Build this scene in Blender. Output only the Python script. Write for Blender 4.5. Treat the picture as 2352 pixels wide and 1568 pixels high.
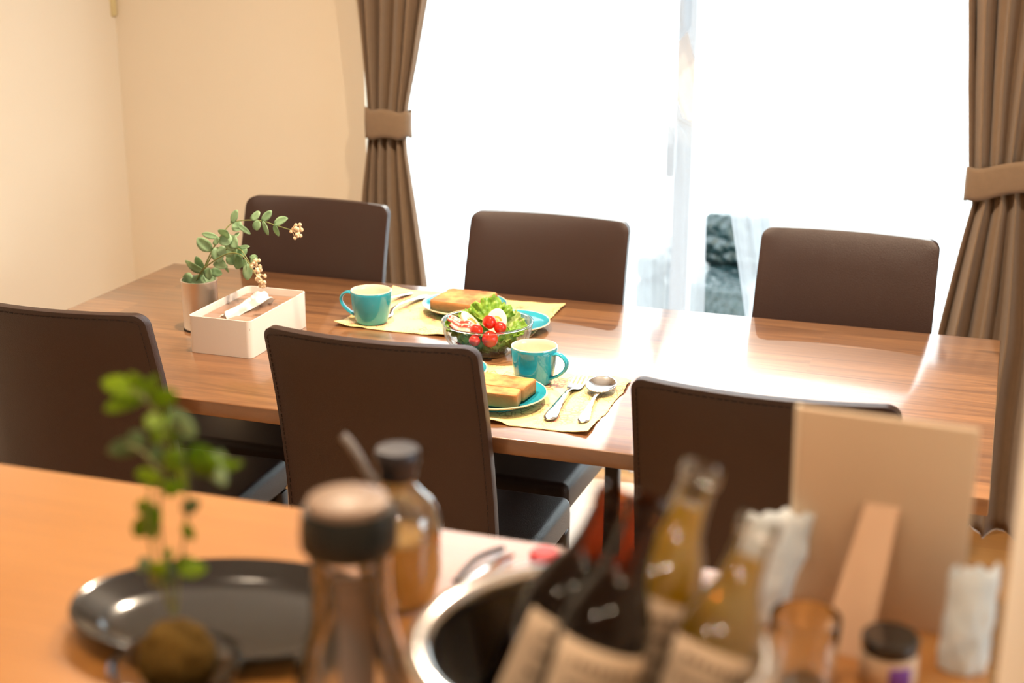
import bpy, bmesh, math, random
from mathutils import Vector, Matrix, Quaternion, noise
PI = math.pi
S = bpy.context.scene
COL = S.collection
for o in list(bpy.data.objects):
    bpy.data.objects.remove(o)

# ------------------------------------------------------------------ camera
CAM_F, CAM_P, CAM_Y, CAM_R, CAM_Z = 3342.86, .2992, .3286, .0031, 1.5932
cd = bpy.data.cameras.new('camera')
cam = bpy.data.objects.new('camera', cd); COL.objects.link(cam)
cam.location = (0, 0, CAM_Z)
cam.rotation_mode = 'QUATERNION'
cam.rotation_quaternion = (Matrix.Rotation(CAM_Y, 4, 'Z') @ Matrix.Rotation(PI/2-CAM_P, 4, 'X') @ Matrix.Rotation(CAM_R, 4, 'Z')).to_quaternion()
cd.sensor_width = 36; cd.sensor_fit = 'HORIZONTAL'; cd.lens = CAM_F/2352*36
cd.clip_start = .05; cd.clip_end = 200
cd.dof.use_dof = True; cd.dof.focus_distance = 2.64; cd.dof.aperture_fstop = 3.15
S.camera = cam
# ------------------------------------------------------------------ exposure, world, sun
vs = S.view_settings
S.display_settings.display_device = 'sRGB'
vs.view_transform = 'Standard'; vs.look = 'None'; vs.gamma = 1; vs.exposure = 0.5
vs.use_curve_mapping = False
try:
    S.cycles.use_denoising = True
    S.cycles.max_bounces = 12; S.cycles.diffuse_bounces = 5; S.cycles.glossy_bounces = 5
    S.cycles.transparent_max_bounces = 24; S.cycles.transmission_bounces = 12
    S.cycles.sample_clamp_indirect = 8
    S.cycles.caustics_reflective = False; S.cycles.caustics_refractive = False
except Exception: pass
w = bpy.data.worlds.new('World'); S.world = w; w.use_nodes = True
bg = w.node_tree.nodes['Background']
bg.inputs[0].default_value = (.88, .95, 1, 1); bg.inputs[1].default_value = 6.5
SUN_DIR = Vector((.16, -1, -.60)).normalized()
sl = bpy.data.lights.new('sun', 'SUN'); sl.energy = 4; sl.angle = math.radians(.6); sl.color = (1, .94, .84)
so = bpy.data.objects.new('sun', sl); COL.objects.link(so)
so.rotation_mode = 'QUATERNION'; so.rotation_quaternion = SUN_DIR.to_track_quat('-Z', 'Y'); so.location = (-1, 8, 6)
# daylight entering by the window is carried by the sky; a portal keeps it clean
pl = bpy.data.lights.new('window_portal', 'AREA'); pl.shape = 'RECTANGLE'; pl.size = 1.9; pl.size_y = 2.05
pl.cycles.is_portal = True
po = bpy.data.objects.new('window_portal', pl); COL.objects.link(po)
po.location = (-.80, 3.98, 1.03); po.rotation_euler = (-PI/2, 0, 0)
pl2 = bpy.data.lights.new('window_portal', 'AREA'); pl2.shape = 'RECTANGLE'; pl2.size = 1.15; pl2.size_y = 1.8; pl2.cycles.is_portal = True
po2 = bpy.data.objects.new('window_portal', pl2); COL.objects.link(po2); po2.location = (2.86, 1.5, 1.42); po2.rotation_euler = (0, PI/2, 0)
LAMP_W = 15

# ------------------------------------------------------------------ helpers
def ray(px, py):
    a, b = px-1176, py-784
    c, s = math.cos(CAM_R), math.sin(CAM_R)
    u = (a*c+b*s)/CAM_F; v = (-a*s+b*c)/CAM_F
    cp, sp = math.cos(CAM_P), math.sin(CAM_P)
    Y = cp-v*sp; dn = sp+v*cp
    c, s = math.cos(CAM_Y), math.sin(CAM_Y)
    return Vector((u*c-Y*s, u*s+Y*c, -dn))
def at(px, py, z=None, y=None, d=None):
    """survey: where a sight line meets a horizontal or vertical plane"""
    r = ray(px, py)
    t = (z-CAM_Z)/r.z if z is not None else (y/r.y if y is not None else d)
    return Vector((0, 0, CAM_Z))+r*t

def link(o, parent=None):
    COL.objects.link(o)
    if parent is not None: o.parent = parent
    return o
def empty(name, loc=(0, 0, 0), rz=0):
    o = bpy.data.objects.new(name, None); o.location = loc; o.rotation_euler = (0, 0, rz)
    o.empty_display_size = .05
    return link(o)
def tag(o, label, cat, group=None, kind=None):
    o['label'] = label; o['category'] = cat
    if group: o['group'] = group
    if kind: o['kind'] = kind
    return o
def struct(o):
    o['kind'] = 'structure'; return o
def thing(name, label, cat, loc=(0, 0, 0), rz=0, group=None):
    return tag(empty(name, loc, rz), label, cat, group)
def mesh_obj(name, verts, faces, mats, parent=None, smooth=True, fm=None, loc=None):
    me = bpy.data.meshes.new(name); me.from_pydata([tuple(v) for v in verts], [], faces); me.validate(); 
    if not isinstance(mats, (list, tuple)): mats = [mats]
    for m in mats: me.materials.append(m)
    bm = bmesh.new(); bm.from_mesh(me)
    bmesh.ops.recalc_face_normals(bm, faces=bm.faces); bm.to_mesh(me); bm.free()
    for i, p in enumerate(me.polygons):
        p.use_smooth = smooth
        if fm and i < len(fm): p.material_index = fm[i]
    o = bpy.data.objects.new(name, me)
    if loc is not None: o.location = loc
    return link(o, parent)
def bm_obj(name, bm, mat, parent=None, smooth=True, angle=None):
    bmesh.ops.recalc_face_normals(bm, faces=bm.faces)
    me = bpy.data.meshes.new(name); bm.to_mesh(me); bm.free()
    me.materials.append(mat)
    for p in me.polygons: p.use_smooth = smooth
    o = bpy.data.objects.new(name, me)
    link(o, parent)
    if smooth: sharp(me)
    return o
def sharp(me, deg=38):
    try: me.set_sharp_from_angle(angle=math.radians(deg))
    except Exception: pass
def add_box(bm, lo, hi, bev=0, seg=2):
    r = bmesh.ops.create_cube(bm, size=1)
    vs_ = r['verts']
    for v in vs_:
        v.co = Vector([lo[i]+(v.co[i]+.5)*(hi[i]-lo[i]) for i in range(3)])
    if bev:
        es = list({e for v in vs_ for e in v.link_edges})
        bmesh.ops.bevel(bm, geom=es, offset=bev, segments=seg, affect='EDGES', profile=.5)
def box_obj(name, lo, hi, mat, parent=None, bev=0, seg=2):
    bm = bmesh.new(); add_box(bm, lo, hi, bev, seg)
    return bm_obj(name, bm, mat, parent)
def add_tube(bm, pts, rad, n=10, cap=True):
    pts = [Vector(p) for p in pts]
    if not isinstance(rad, (list, tuple)): rad = [rad]*len(pts)
    rings = []
    T0 = (pts[1]-pts[0]).normalized()
    N = T0.orthogonal().normalized()
    for i, p in enumerate(pts):
        a = pts[max(0, i-1)]; b = pts[min(len(pts)-1, i+1)]
        T = (b-a).normalized()
        N = (N-T*N.dot(T)).normalized(); B = T.cross(N)
        rings.append([bm.verts.new(p+(N*math.cos(2*PI*k/n)+B*math.sin(2*PI*k/n))*rad[i]) for k in range(n)])
    for i in range(len(rings)-1):
        for k in range(n):
            bm.faces.new((rings[i][k], rings[i][(k+1) % n], rings[i+1][(k+1) % n], rings[i+1][k]))
    if cap:
        bm.faces.new(rings[0][::-1]); bm.faces.new(rings[-1])
def tube_obj(name, pts, rad, mat, parent=None, n=10):
    bm = bmesh.new(); add_tube(bm, pts, rad, n); return bm_obj(name, bm, mat, parent)
def lathe(name, prof, mat, parent=None, n=48, loc=None, rot=None, close=False, sharpdeg=38):
    """prof: list of (r, z); r=0 at an end closes it"""
    verts, faces, rows = [], [], []
    for r, z in prof:
        if r < 1e-6:
            rows.append([len(verts)]); verts.append((0, 0, z))
        else:
            rows.append(list(range(len(verts), len(verts)+n)))
            verts += [(r*math.cos(2*PI*k/n), r*math.sin(2*PI*k/n), z) for k in range(n)]
    prs = list(zip(rows[:-1], rows[1:]))
    if close: prs.append((rows[-1], rows[0]))
    for A, B in prs:
        for k in range(n):
            k2 = (k+1) % n
            if len(A) == 1 and len(B) == 1: continue
            if len(A) == 1: faces.append((A[0], B[k2], B[k]))
            elif len(B) == 1: faces.append((A[k], A[k2], B[0]))
            else: faces.append((A[k], A[k2], B[k2], B[k]))
    o = mesh_obj(name, verts, faces, mat, parent)
    sharp(o.data, sharpdeg)
    if loc is not None: o.location = loc
    return o
def walls(prof, t):
    """outer profile plus its inner wall, as one closed outline"""
    inner = [(max(0.0005, r-t), z) for r, z in prof if r > t*1.2]
    inner = [(r, max(z, prof[0][1]+t)) for r, z in inner]
    return list(prof)+[(prof[-1][0]-t*.5, prof[-1][1]+t*.3)]+inner[::-1]+[(0, prof[0][1]+t)]
def grid_obj(name, f, nu, nv, mat, parent=None, thick=0, wrap=False):
    verts = [f(i/(nu if wrap else nu-1), j/(nv-1)) for j in range(nv) for i in range(nu)]
    faces = []
    for j in range(nv-1):
        for i in range(nu if wrap else nu-1):
            a = j*nu+i; b = j*nu+(i+1) % nu
            faces.append((a, b, b+nu, a+nu))
    o = mesh_obj(name, verts, faces, mat, parent)
    if thick:
        m = o.modifiers.new('thickness', 'SOLIDIFY'); m.thickness = thick; m.offset = 0
    return o
def cat_rom(pts, sub=6):
    P = [Vector(p) for p in pts]; out = []
    for i in range(len(P)-1):
        p0 = P[max(0, i-1)]; p1 = P[i]; p2 = P[i+1]; p3 = P[min(len(P)-1, i+2)]
        for k in range(sub):
            t = k/sub
            out.append(.5*((2*p1)+(p2-p0)*t+(2*p0-5*p1+4*p2-p3)*t*t+(3*p1-p0-3*p2+p3)*t**3))
    out.append(P[-1]); return out
def interp(tab, x):
    tab = sorted(tab)
    if x <= tab[0][0]: return tab[0][1]
    for (a, va), (b, vb) in zip(tab[:-1], tab[1:]):
        if x <= b:
            t = (x-a)/(b-a); return va+(vb-va)*t
    return tab[-1][1]

# ------------------------------------------------------------------ materials
def newmat(name):
    m = bpy.data.materials.new(name); m.use_nodes = True
    nt = m.node_tree; b = nt.nodes['Principled BSDF']
    return m, nt, b
def setp(b, **k):
    for n, v in k.items():
        n = n.replace('_', ' ')
        if n in b.inputs: b.inputs[n].default_value = v
def mat(name, col, rough=.5, metal=0, bump=0, bscale=200, coat=0, spec=.5, var=0, vscale=8, sheen=0, trans=0, ior=1.45, coatr=.05):
    m, nt, b = newmat(name)
    setp(b, Base_Color=(*col, 1), Roughness=rough, Metallic=metal, IOR=ior)
    b.inputs['Specular IOR Level'].default_value = spec
    b.inputs['Coat Weight'].default_value = coat; b.inputs['Coat Roughness'].default_value = coatr
    b.inputs['Transmission Weight'].default_value = trans
    if sheen: b.inputs['Sheen Weight'].default_value = sheen
    tc = nt.nodes.new('ShaderNodeTexCoord')
    n = nt.nodes.new('ShaderNodeTexNoise'); n.inputs['Scale'].default_value = vscale; n.inputs['Detail'].default_value = 4
    nt.links.new(tc.outputs['Object'], n.inputs['Vector'])
    if var:
        mx = nt.nodes.new('ShaderNodeMix'); mx.data_type = 'RGBA'
        mx.inputs[6].default_value = (*[c*(1-var) for c in col], 1); mx.inputs[7].default_value = (*[min(1, c*(1+var)) for c in col], 1)
        nt.links.new(n.outputs['Fac'], mx.inputs[0]); nt.links.new(mx.outputs[2], b.inputs['Base Color'])
    if bump:
        n2 = nt.nodes.new('ShaderNodeTexNoise'); n2.inputs['Scale'].default_value = bscale; n2.inputs['Detail'].default_value = 3
        nt.links.new(tc.outputs['Object'], n2.inputs['Vector'])
        bp = nt.nodes.new('ShaderNodeBump'); bp.inputs['Strength'].default_value = bump; bp.inputs['Distance'].default_value = .002
        nt.links.new(n2.outputs['Fac'], bp.inputs['Height']); nt.links.new(bp.outputs['Normal'], b.inputs['Normal'])
    return m
def wood(name, c1, c2, grain, plank=(.6, .09), rough=.3, coat=.3, coatr=.08, axis=0, gstr=.6, knots=.0, cvar=1.0, spec=.5):
    m, nt, b = newmat(name); L = nt.links.new
    tc = nt.nodes.new('ShaderNodeTexCoord')
    mp = nt.nodes.new('ShaderNodeMapping')
    if axis == 1: mp.inputs['Rotation'].default_value = (0, 0, PI/2)
    L(tc.outputs['Object'], mp.inputs['Vector'])
    br = nt.nodes.new('ShaderNodeTexBrick'); br.inputs['Scale'].default_value = 1
    br.inputs['Brick Width'].default_value = plank[0]; br.inputs['Row Height'].default_value = plank[1]
    br.inputs['Mortar Size'].default_value = .0006; br.inputs['Mortar Smooth'].default_value = .4; br.offset = .37
    br.inputs['Color1'].default_value = (0, 0, 0, 1); br.inputs['Color2'].default_value = (1, 1, 1, 1)
    br.inputs['Mortar'].default_value = (.0, .0, .0, 1)
    L(mp.outputs[0], br.inputs['Vector'])
    # grain: stretched noise, shifted for each plank
    mp2 = nt.nodes.new('ShaderNodeMapping'); mp2.inputs['Scale'].default_value = (2.2, 30, 8)
    L(mp.outputs[0], mp2.inputs['Vector'])
    ad = nt.nodes.new('ShaderNodeVectorMath'); ad.operation = 'ADD'
    sc = nt.nodes.new('ShaderNodeVectorMath'); sc.operation = 'SCALE'; sc.inputs['Scale'].default_value = 13
    L(br.outputs['Color'], sc.inputs[0]); L(mp2.outputs[0], ad.inputs[0]); L(sc.outputs[0], ad.inputs[1])
    n1 = nt.nodes.new('ShaderNodeTexNoise'); n1.inputs['Scale'].default_value = 1; n1.inputs['Detail'].default_value = 8
    n1.inputs['Roughness'].default_value = .62; n1.inputs['Distortion'].default_value = 1.2
    L(ad.outputs[0], n1.inputs['Vector'])
    mp3 = nt.nodes.new('ShaderNodeMapping'); mp3.inputs['Scale'].default_value = (5, 220, 40)
    L(mp.outputs[0], mp3.inputs['Vector'])
    n2 = nt.nodes.new('ShaderNodeTexNoise'); n2.inputs['Scale'].default_value = 1; n2.inputs['Detail'].default_value = 3
    L(mp3.outputs[0], n2.inputs['Vector'])
    mx = nt.nodes.new('ShaderNodeMix'); mx.data_type = 'RGBA'
    mx.inputs[6].default_value = (*c1, 1); mx.inputs[7].default_value = (*c2, 1)
    mul = nt.nodes.new('ShaderNodeMath'); mul.operation = 'MULTIPLY'; mul.inputs[1].default_value = cvar
    L(br.outputs['Color'], mul.inputs[0]); L(mul.outputs[0], mx.inputs[0])
    cr = nt.nodes.new('ShaderNodeMapRange'); cr.inputs[1].default_value = .38; cr.inputs[2].default_value = .72
    L(n1.outputs['Fac'], cr.inputs[0])
    mg = nt.nodes.new('ShaderNodeMath'); mg.operation = 'MULTIPLY'; mg.inputs[1].default_value = gstr
    L(cr.outputs[0], mg.inputs[0])
    mx2 = nt.nodes.new('ShaderNodeMix'); mx2.data_type = 'RGBA'
    L(mg.outputs[0], mx2.inputs[0]); L(mx.outputs[2], mx2.inputs[6]); mx2.inputs[7].default_value = (*grain, 1)
    mx3 = nt.nodes.new('ShaderNodeMix'); mx3.data_type = 'RGBA'; mx3.blend_type = 'MULTIPLY'; mx3.inputs[0].default_value = .35
    L(mx2.outputs[2], mx3.inputs[6]); L(n2.outputs['Fac'], mx3.inputs[7])
    last = mx3.outputs[2]
    if knots:
        vo = nt.nodes.new('ShaderNodeTexVoronoi'); vo.inputs['Scale'].default_value = 1
        mp4 = nt.nodes.new('ShaderNodeMapping'); mp4.inputs['Scale'].default_value = (3.1, 9.5, 1)
        L(mp.outputs[0], mp4.inputs['Vector']); L(mp4.outputs[0], vo.inputs['Vector'])
        kr = nt.nodes.new('ShaderNodeMapRange'); kr.inputs[1].default_value = .02; kr.inputs[2].default_value = .13
        kr.inputs[3].default_value = knots; kr.inputs[4].default_value = 0
        L(vo.outputs['Distance'], kr.inputs[0])
        mx4 = nt.nodes.new('ShaderNodeMix'); mx4.data_type = 'RGBA'; mx4.inputs[7].default_value = (*[g*.4 for g in grain], 1)
        L(kr.outputs[0], mx4.inputs[0]); L(last, mx4.inputs[6]); last = mx4.outputs[2]
    L(last, b.inputs['Base Color'])
    b.inputs['Roughness'].default_value = rough; b.inputs['Coat Weight'].default_value = coat; b.inputs['Coat Roughness'].default_value = coatr
    b.inputs['Specular IOR Level'].default_value = spec
    bp = nt.nodes.new('ShaderNodeBump'); bp.inputs['Strength'].default_value = .10; bp.inputs['Distance'].default_value = .0006
    L(n2.outputs['Fac'], bp.inputs['Height']); L(bp.outputs['Normal'], b.inputs['Normal'])
    return m
def thin_glass(name, tint=(1, 1, 1), refl=1.0, rough=.0):
    m = bpy.data.materials.new(name); m.use_nodes = True; nt = m.node_tree; nt.nodes.clear(); L = nt.links.new
    out = nt.nodes.new('ShaderNodeOutputMaterial'); t = nt.nodes.new('ShaderNodeBsdfTransparent'); g = nt.nodes.new('ShaderNodeBsdfGlossy')
    t.inputs[0].default_value = (*tint, 1); g.inputs['Roughness'].default_value = rough
    fr = nt.nodes.new('ShaderNodeFresnel'); fr.inputs[0].default_value = 1.5
    mu = nt.nodes.new('ShaderNodeMath'); mu.operation = 'MULTIPLY'; mu.inputs[1].default_value = refl; mu.use_clamp = True
    L(fr.outputs[0], mu.inputs[0])
    mx = nt.nodes.new('ShaderNodeMixShader'); L(mu.outputs[0], mx.inputs[0]); L(t.outputs[0], mx.inputs[1]); L(g.outputs[0], mx.inputs[2])
    L(mx.outputs[0], out.inputs[0]); return m
def glass(name, col=(1, 1, 1), ior=1.5, rough=0):
    m, nt, b = newmat(name)
    setp(b, Base_Color=(*col, 1), Roughness=rough, IOR=ior); b.inputs['Transmission Weight'].default_value = 1
    return m
def leafmat(name, c1, c2, trans=.35, scale=30, rough=.45):
    m, nt, b = newmat(name); L = nt.links.new
    tc = nt.nodes.new('ShaderNodeTexCoord'); n = nt.nodes.new('ShaderNodeTexNoise'); n.inputs['Scale'].default_value = scale
    L(tc.outputs['Object'], n.inputs['Vector'])
    r = nt.nodes.new('ShaderNodeMapRange'); r.inputs[1].default_value = .35; r.inputs[2].default_value = .65
    L(n.outputs['Fac'], r.inputs[0])
    mx = nt.nodes.new('ShaderNodeMix'); mx.data_type = 'RGBA'; mx.inputs[6].default_value = (*c1, 1); mx.inputs[7].default_value = (*c2, 1)
    L(r.outputs[0], mx.inputs[0]); L(mx.outputs[2], b.inputs['Base Color']); b.inputs['Roughness'].default_value = rough
    tr = nt.nodes.new('ShaderNodeBsdfTranslucent'); L(mx.outputs[2], tr.inputs[0])
    ms = nt.nodes.new('ShaderNodeMixShader'); ms.inputs[0].default_value = trans
    out = nt.nodes['Material Output']
    L(b.outputs[0], ms.inputs[1]); L(tr.outputs[0], ms.inputs[2]); L(ms.outputs[0], out.inputs[0])
    return m
def lace_mat(name, seethrough):
    m = bpy.data.materials.new(name); m.use_nodes = True; nt = m.node_tree; nt.nodes.clear(); L = nt.links.new
    out = nt.nodes.new('ShaderNodeOutputMaterial'); t = nt.nodes.new('ShaderNodeBsdfTransparent')
    tl = nt.nodes.new('ShaderNodeBsdfTranslucent'); tl.inputs[0].default_value = (.27, .29, .315, 1)
    d = nt.nodes.new('ShaderNodeBsdfDiffuse'); d.inputs[0].default_value = (.36, .38, .42, 1)
    m1 = nt.nodes.new('ShaderNodeMixShader'); m1.inputs[0].default_value = .35; L(tl.outputs[0], m1.inputs[1]); L(d.outputs[0], m1.inputs[2])
    m2 = nt.nodes.new('ShaderNodeMixShader'); m2.inputs[0].default_value = 1-seethrough
    tc = nt.nodes.new('ShaderNodeTexCoord'); n = nt.nodes.new('ShaderNodeTexWave'); n.inputs['Scale'].default_value = 400; n.inputs['Distortion'].default_value = 2
    L(tc.outputs['Object'], n.inputs['Vector'])
    mr = nt.nodes.new('ShaderNodeMapRange'); mr.inputs[3].default_value = 1-seethrough-.06; mr.inputs[4].default_value = 1-seethrough+.06
    L(n.outputs['Fac'], mr.inputs[0]); L(mr.outputs[0], m2.inputs[0])
    L(t.outputs[0], m2.inputs[1]); L(m1.outputs[0], m2.inputs[2]); L(m2.outputs[0], out.inputs[0]); return m

M = {}
M['wall'] = mat('cream wallpaper', (.82, .735, .60), .9, bump=.25, bscale=180, spec=.2)
M['ceiling'] = mat('white ceiling paper', (.86, .82, .74), .9, bump=.2, bscale=150, spec=.2)
M['floor'] = wood('orange oak floor', (.60, .31, .10), (.46, .22, .07), (.36, .16, .05), (1.8, .09), .34, .3, .12, 0, .35)
M['walnut'] = wood('walnut table', (.43, .20, .080), (.25, .112, .044), (.11, .042, .018), (.62, .092), .34, .85, .12, 0, .85, .6, 1, .5)
M['walnut_leg'] = wood('walnut leg', (.30, .11, .045), (.24, .08, .03), (.12, .04, .015), (2, .3), .4, .2, .1, 1, .5)
M['counter'] = wood('golden counter wood', (.56, .25, .065), (.48, .20, .05), (.38, .15, .035), (3, .35), .34, .45, .16, 0, .3)
M['leather'] = mat('dark brown leather', (.028, .0115, .008), .38, bump=.35, bscale=700, var=.12, vscale=5, spec=.55)
M['leather_seat'] = mat('dark brown seat leather', (.034, .022, .019), .33, bump=.4, bscale=700, var=.1, vscale=5, spec=.5)
M['stitch'] = mat('dark stitching', (.02, .012, .01), .7)
M['drape'] = mat('brown drape fabric', (.25, .165, .10), .85, bump=.6, bscale=900, var=.12, vscale=60, sheen=.3, spec=.2)
M['lace'] = lace_mat('white lace tulle', .34)
M['frame'] = mat('pale aluminium frame', (.90, .92, .94), .45, .0)
M['pane'] = thin_glass('window glass', (.96, .98, .97), .2)
M['gravel'] = None
M['outwall'] = mat('white render outside', (.85, .86, .86), .8, bump=.4, bscale=60)
M['teal'] = mat('teal glaze', (.025, .34, .46), .14, coat=.6, coatr=.03, var=.05, vscale=14)
M['cream'] = mat('cream glaze', (.80, .66, .50), .18, coat=.5)
M['steel'] = mat('polished steel', (.72, .70, .68), .16, 1, bump=.02, bscale=80)
M['tin'] = mat('tin can metal', (.86, .84, .80), .34, 1, bump=.12, bscale=9, var=.1, vscale=20)
M['tin_dark'] = mat('dark rust edge', (.04, .035, .03), .7)
M['white_box'] = mat('matte white steel', (.86, .82, .77), .5, bump=.05, bscale=300)
M['lid_brown'] = mat('brown lid board', (.30, .17, .11), .35, coat=.3, var=.1, vscale=6)
M['tissue'] = leafmat('white tissue', (.9, .87, .82), (.95, .93, .9), .3, 40, .9)
M['bread'] = None
M['crust'] = mat('toast crust', (.40, .17, .055), .75, bump=.5, bscale=130, var=.28, vscale=22, spec=.2)
M['bowlglass'] = thin_glass('clear bowl glass', (.95, .97, .96), .8)
M['bottomglass'] = glass('thick clear glass', (.95, .97, .97))
M['lettuce'] = leafmat('green lettuce', (.16, .38, .03), (.42, .62, .09), .4, 60, .4)
M['lettuce_pale'] = leafmat('pale lettuce', (.50, .64, .20), (.70, .80, .40), .5, 50, .4)
M['lettuce_dark'] = leafmat('dark lettuce', (.15, .33, .04), (.38, .52, .10), .3, 60, .4)
M['redleaf'] = leafmat('red leaf', (.22, .02, .06), (.40, .06, .12), .3, 60, .4)
M['tomato'] = mat('tomato skin', (.62, .022, .008), .12, coat=.6, var=.15, vscale=30)
M['eggwhite'] = mat('egg white', (.78, .66, .48), .3, coat=.2)
M['yolk'] = mat('soft egg yolk', (.80, .25, .03), .35, var=.15, vscale=60, coat=.3)
M['ham'] = None
M['euca'] = leafmat('eucalyptus leaf', (.26, .42, .22), (.50, .70, .44), .4, 30, .45)
M['euca_stem'] = mat('eucalyptus stem', (.20, .22, .07), .6)
M['blossom'] = leafmat('pale pink blossom', (.85, .66, .42), (.92, .78, .58), .3, 80, .6)
M['fern'] = leafmat('bright green leaf', (.13, .28, .008), (.33, .50, .015), .45, 20, .4)
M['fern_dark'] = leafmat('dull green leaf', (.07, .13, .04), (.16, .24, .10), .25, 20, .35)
M['moss'] = mat('brown moss', (.11, .065, .015), .95, bump=1, bscale=120, var=.5, vscale=60, spec=.1)
M['black'] = mat('black lacquer', (.012, .013, .014), .16, coat=.6)
M['blackcap'] = mat('black plastic cap', (.012, .015, .014), .4)
M['tan'] = mat('cap top with painted wall reflection', (.30, .21, .155), .4, var=.06)  # tan of the reflected warm wall, put into the lid top's colour
M['clear'] = glass('clear glass', (.97, .98, .98), 1.48, .02)
M['amber'] = thin_glass('brown bottle glass', (.34, .10, .02), 1.1, .05)
M['thinclear'] = thin_glass('clear bottle glass', (.95, .96, .95), 3.4, .05)
M['beer'] = leafmat('golden beer', (.95, .62, .06), (.98, .78, .18), .75, 30, .1)
M['darkbeer'] = mat('dark beer inside', (.022, .010, .006), .3)
M['oil'] = leafmat('amber oil', (.92, .60, .22), (.97, .72, .34), .6, 30, .1)
M['paper'] = mat('cream paper label', (.62, .47, .33), .7, var=.1, vscale=20)
M['pinkpaper'] = mat('beige paper strip', (.58, .42, .36), .7)
M['ink'] = mat('brown print', (.16, .10, .07), .8)
M['purple'] = mat('purple print', (.16, .05, .30), .6)
M['card'] = mat('beige card', (.62, .48, .34), .8, var=.04, vscale=5)
M['strut'] = mat('tan card strut', (.68, .46, .31), .8, var=.03)
M['cardedge'] = mat('pale card edge', (.72, .62, .48), .8)
M['pack'] = leafmat('white crinkled plastic', (.80, .85, .88), (.93, .96, .97), .5, 60, .3)
M['red'] = mat('red plastic', (.60, .05, .06), .4)
M['dial'] = mat('cream plastic fitting', (.66, .55, .28), .5)
M['spout'] = mat('grey metal spout', (.22, .20, .19), .35)
M['rubber'] = mat('dark metal', (.05, .05, .06), .35, .6)

def mk_gravel():
    m, nt, b = newmat('dark woven resin'); L = nt.links.new
    tc = nt.nodes.new('ShaderNodeTexCoord'); v = nt.nodes.new('ShaderNodeTexVoronoi'); v.inputs['Scale'].default_value = 26
    L(tc.outputs['Object'], v.inputs['Vector'])
    mx = nt.nodes.new('ShaderNodeMix'); mx.data_type = 'RGBA'; mx.inputs[6].default_value = (.004, .014, .016, 1); mx.inputs[7].default_value = (.014, .032, .035, 1)
    L(v.outputs['Color'], mx.inputs[0]); L(mx.outputs[2], b.inputs['Base Color'])
    b.inputs['Roughness'].default_value = .2; b.inputs['Specular IOR Level'].default_value = .4
    bp = nt.nodes.new('ShaderNodeBump'); bp.inputs['Strength'].default_value = 1; bp.inputs['Distance'].default_value = .03; bp.invert = True
    L(v.outputs['Distance'], bp.inputs['Height']); L(bp.outputs['Normal'], b.inputs['Normal'])
    return m
M['gravel'] = mk_gravel()
def mk_bread():
    m, nt, b = newmat('toasted bread face'); L = nt.links.new
    tc = nt.nodes.new('ShaderNodeTexCoord')
    n = nt.nodes.new('ShaderNodeTexNoise'); n.inputs['Scale'].default_value = 28; n.inputs['Detail'].default_value = 6
    n2 = nt.nodes.new('ShaderNodeTexNoise'); n2.inputs['Scale'].default_value = 900; n2.inputs['Detail'].default_value = 2
    L(tc.outputs['Object'], n.inputs['Vector']); L(tc.outputs['Object'], n2.inputs['Vector'])
    cr = nt.nodes.new('ShaderNodeValToRGB'); e = cr.color_ramp.elements
    e[0].position = .36; e[0].color = (.70, .34, .10, 1); e[1].position = .60; e[1].color = (.40, .13, .03, 1)
    L(n.outputs['Fac'], cr.inputs[0]); L(cr.outputs[0], b.inputs['Base Color']); b.inputs['Roughness'].default_value = .8
    bp = nt.nodes.new('ShaderNodeBump'); bp.inputs['Strength'].default_value = .7; bp.inputs['Distance'].default_value = .001
    L(n2.outputs['Fac'], bp.inputs['Height']); L(bp.outputs['Normal'], b.inputs['Normal'])
    return m
M['bread'] = mk_bread()
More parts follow.
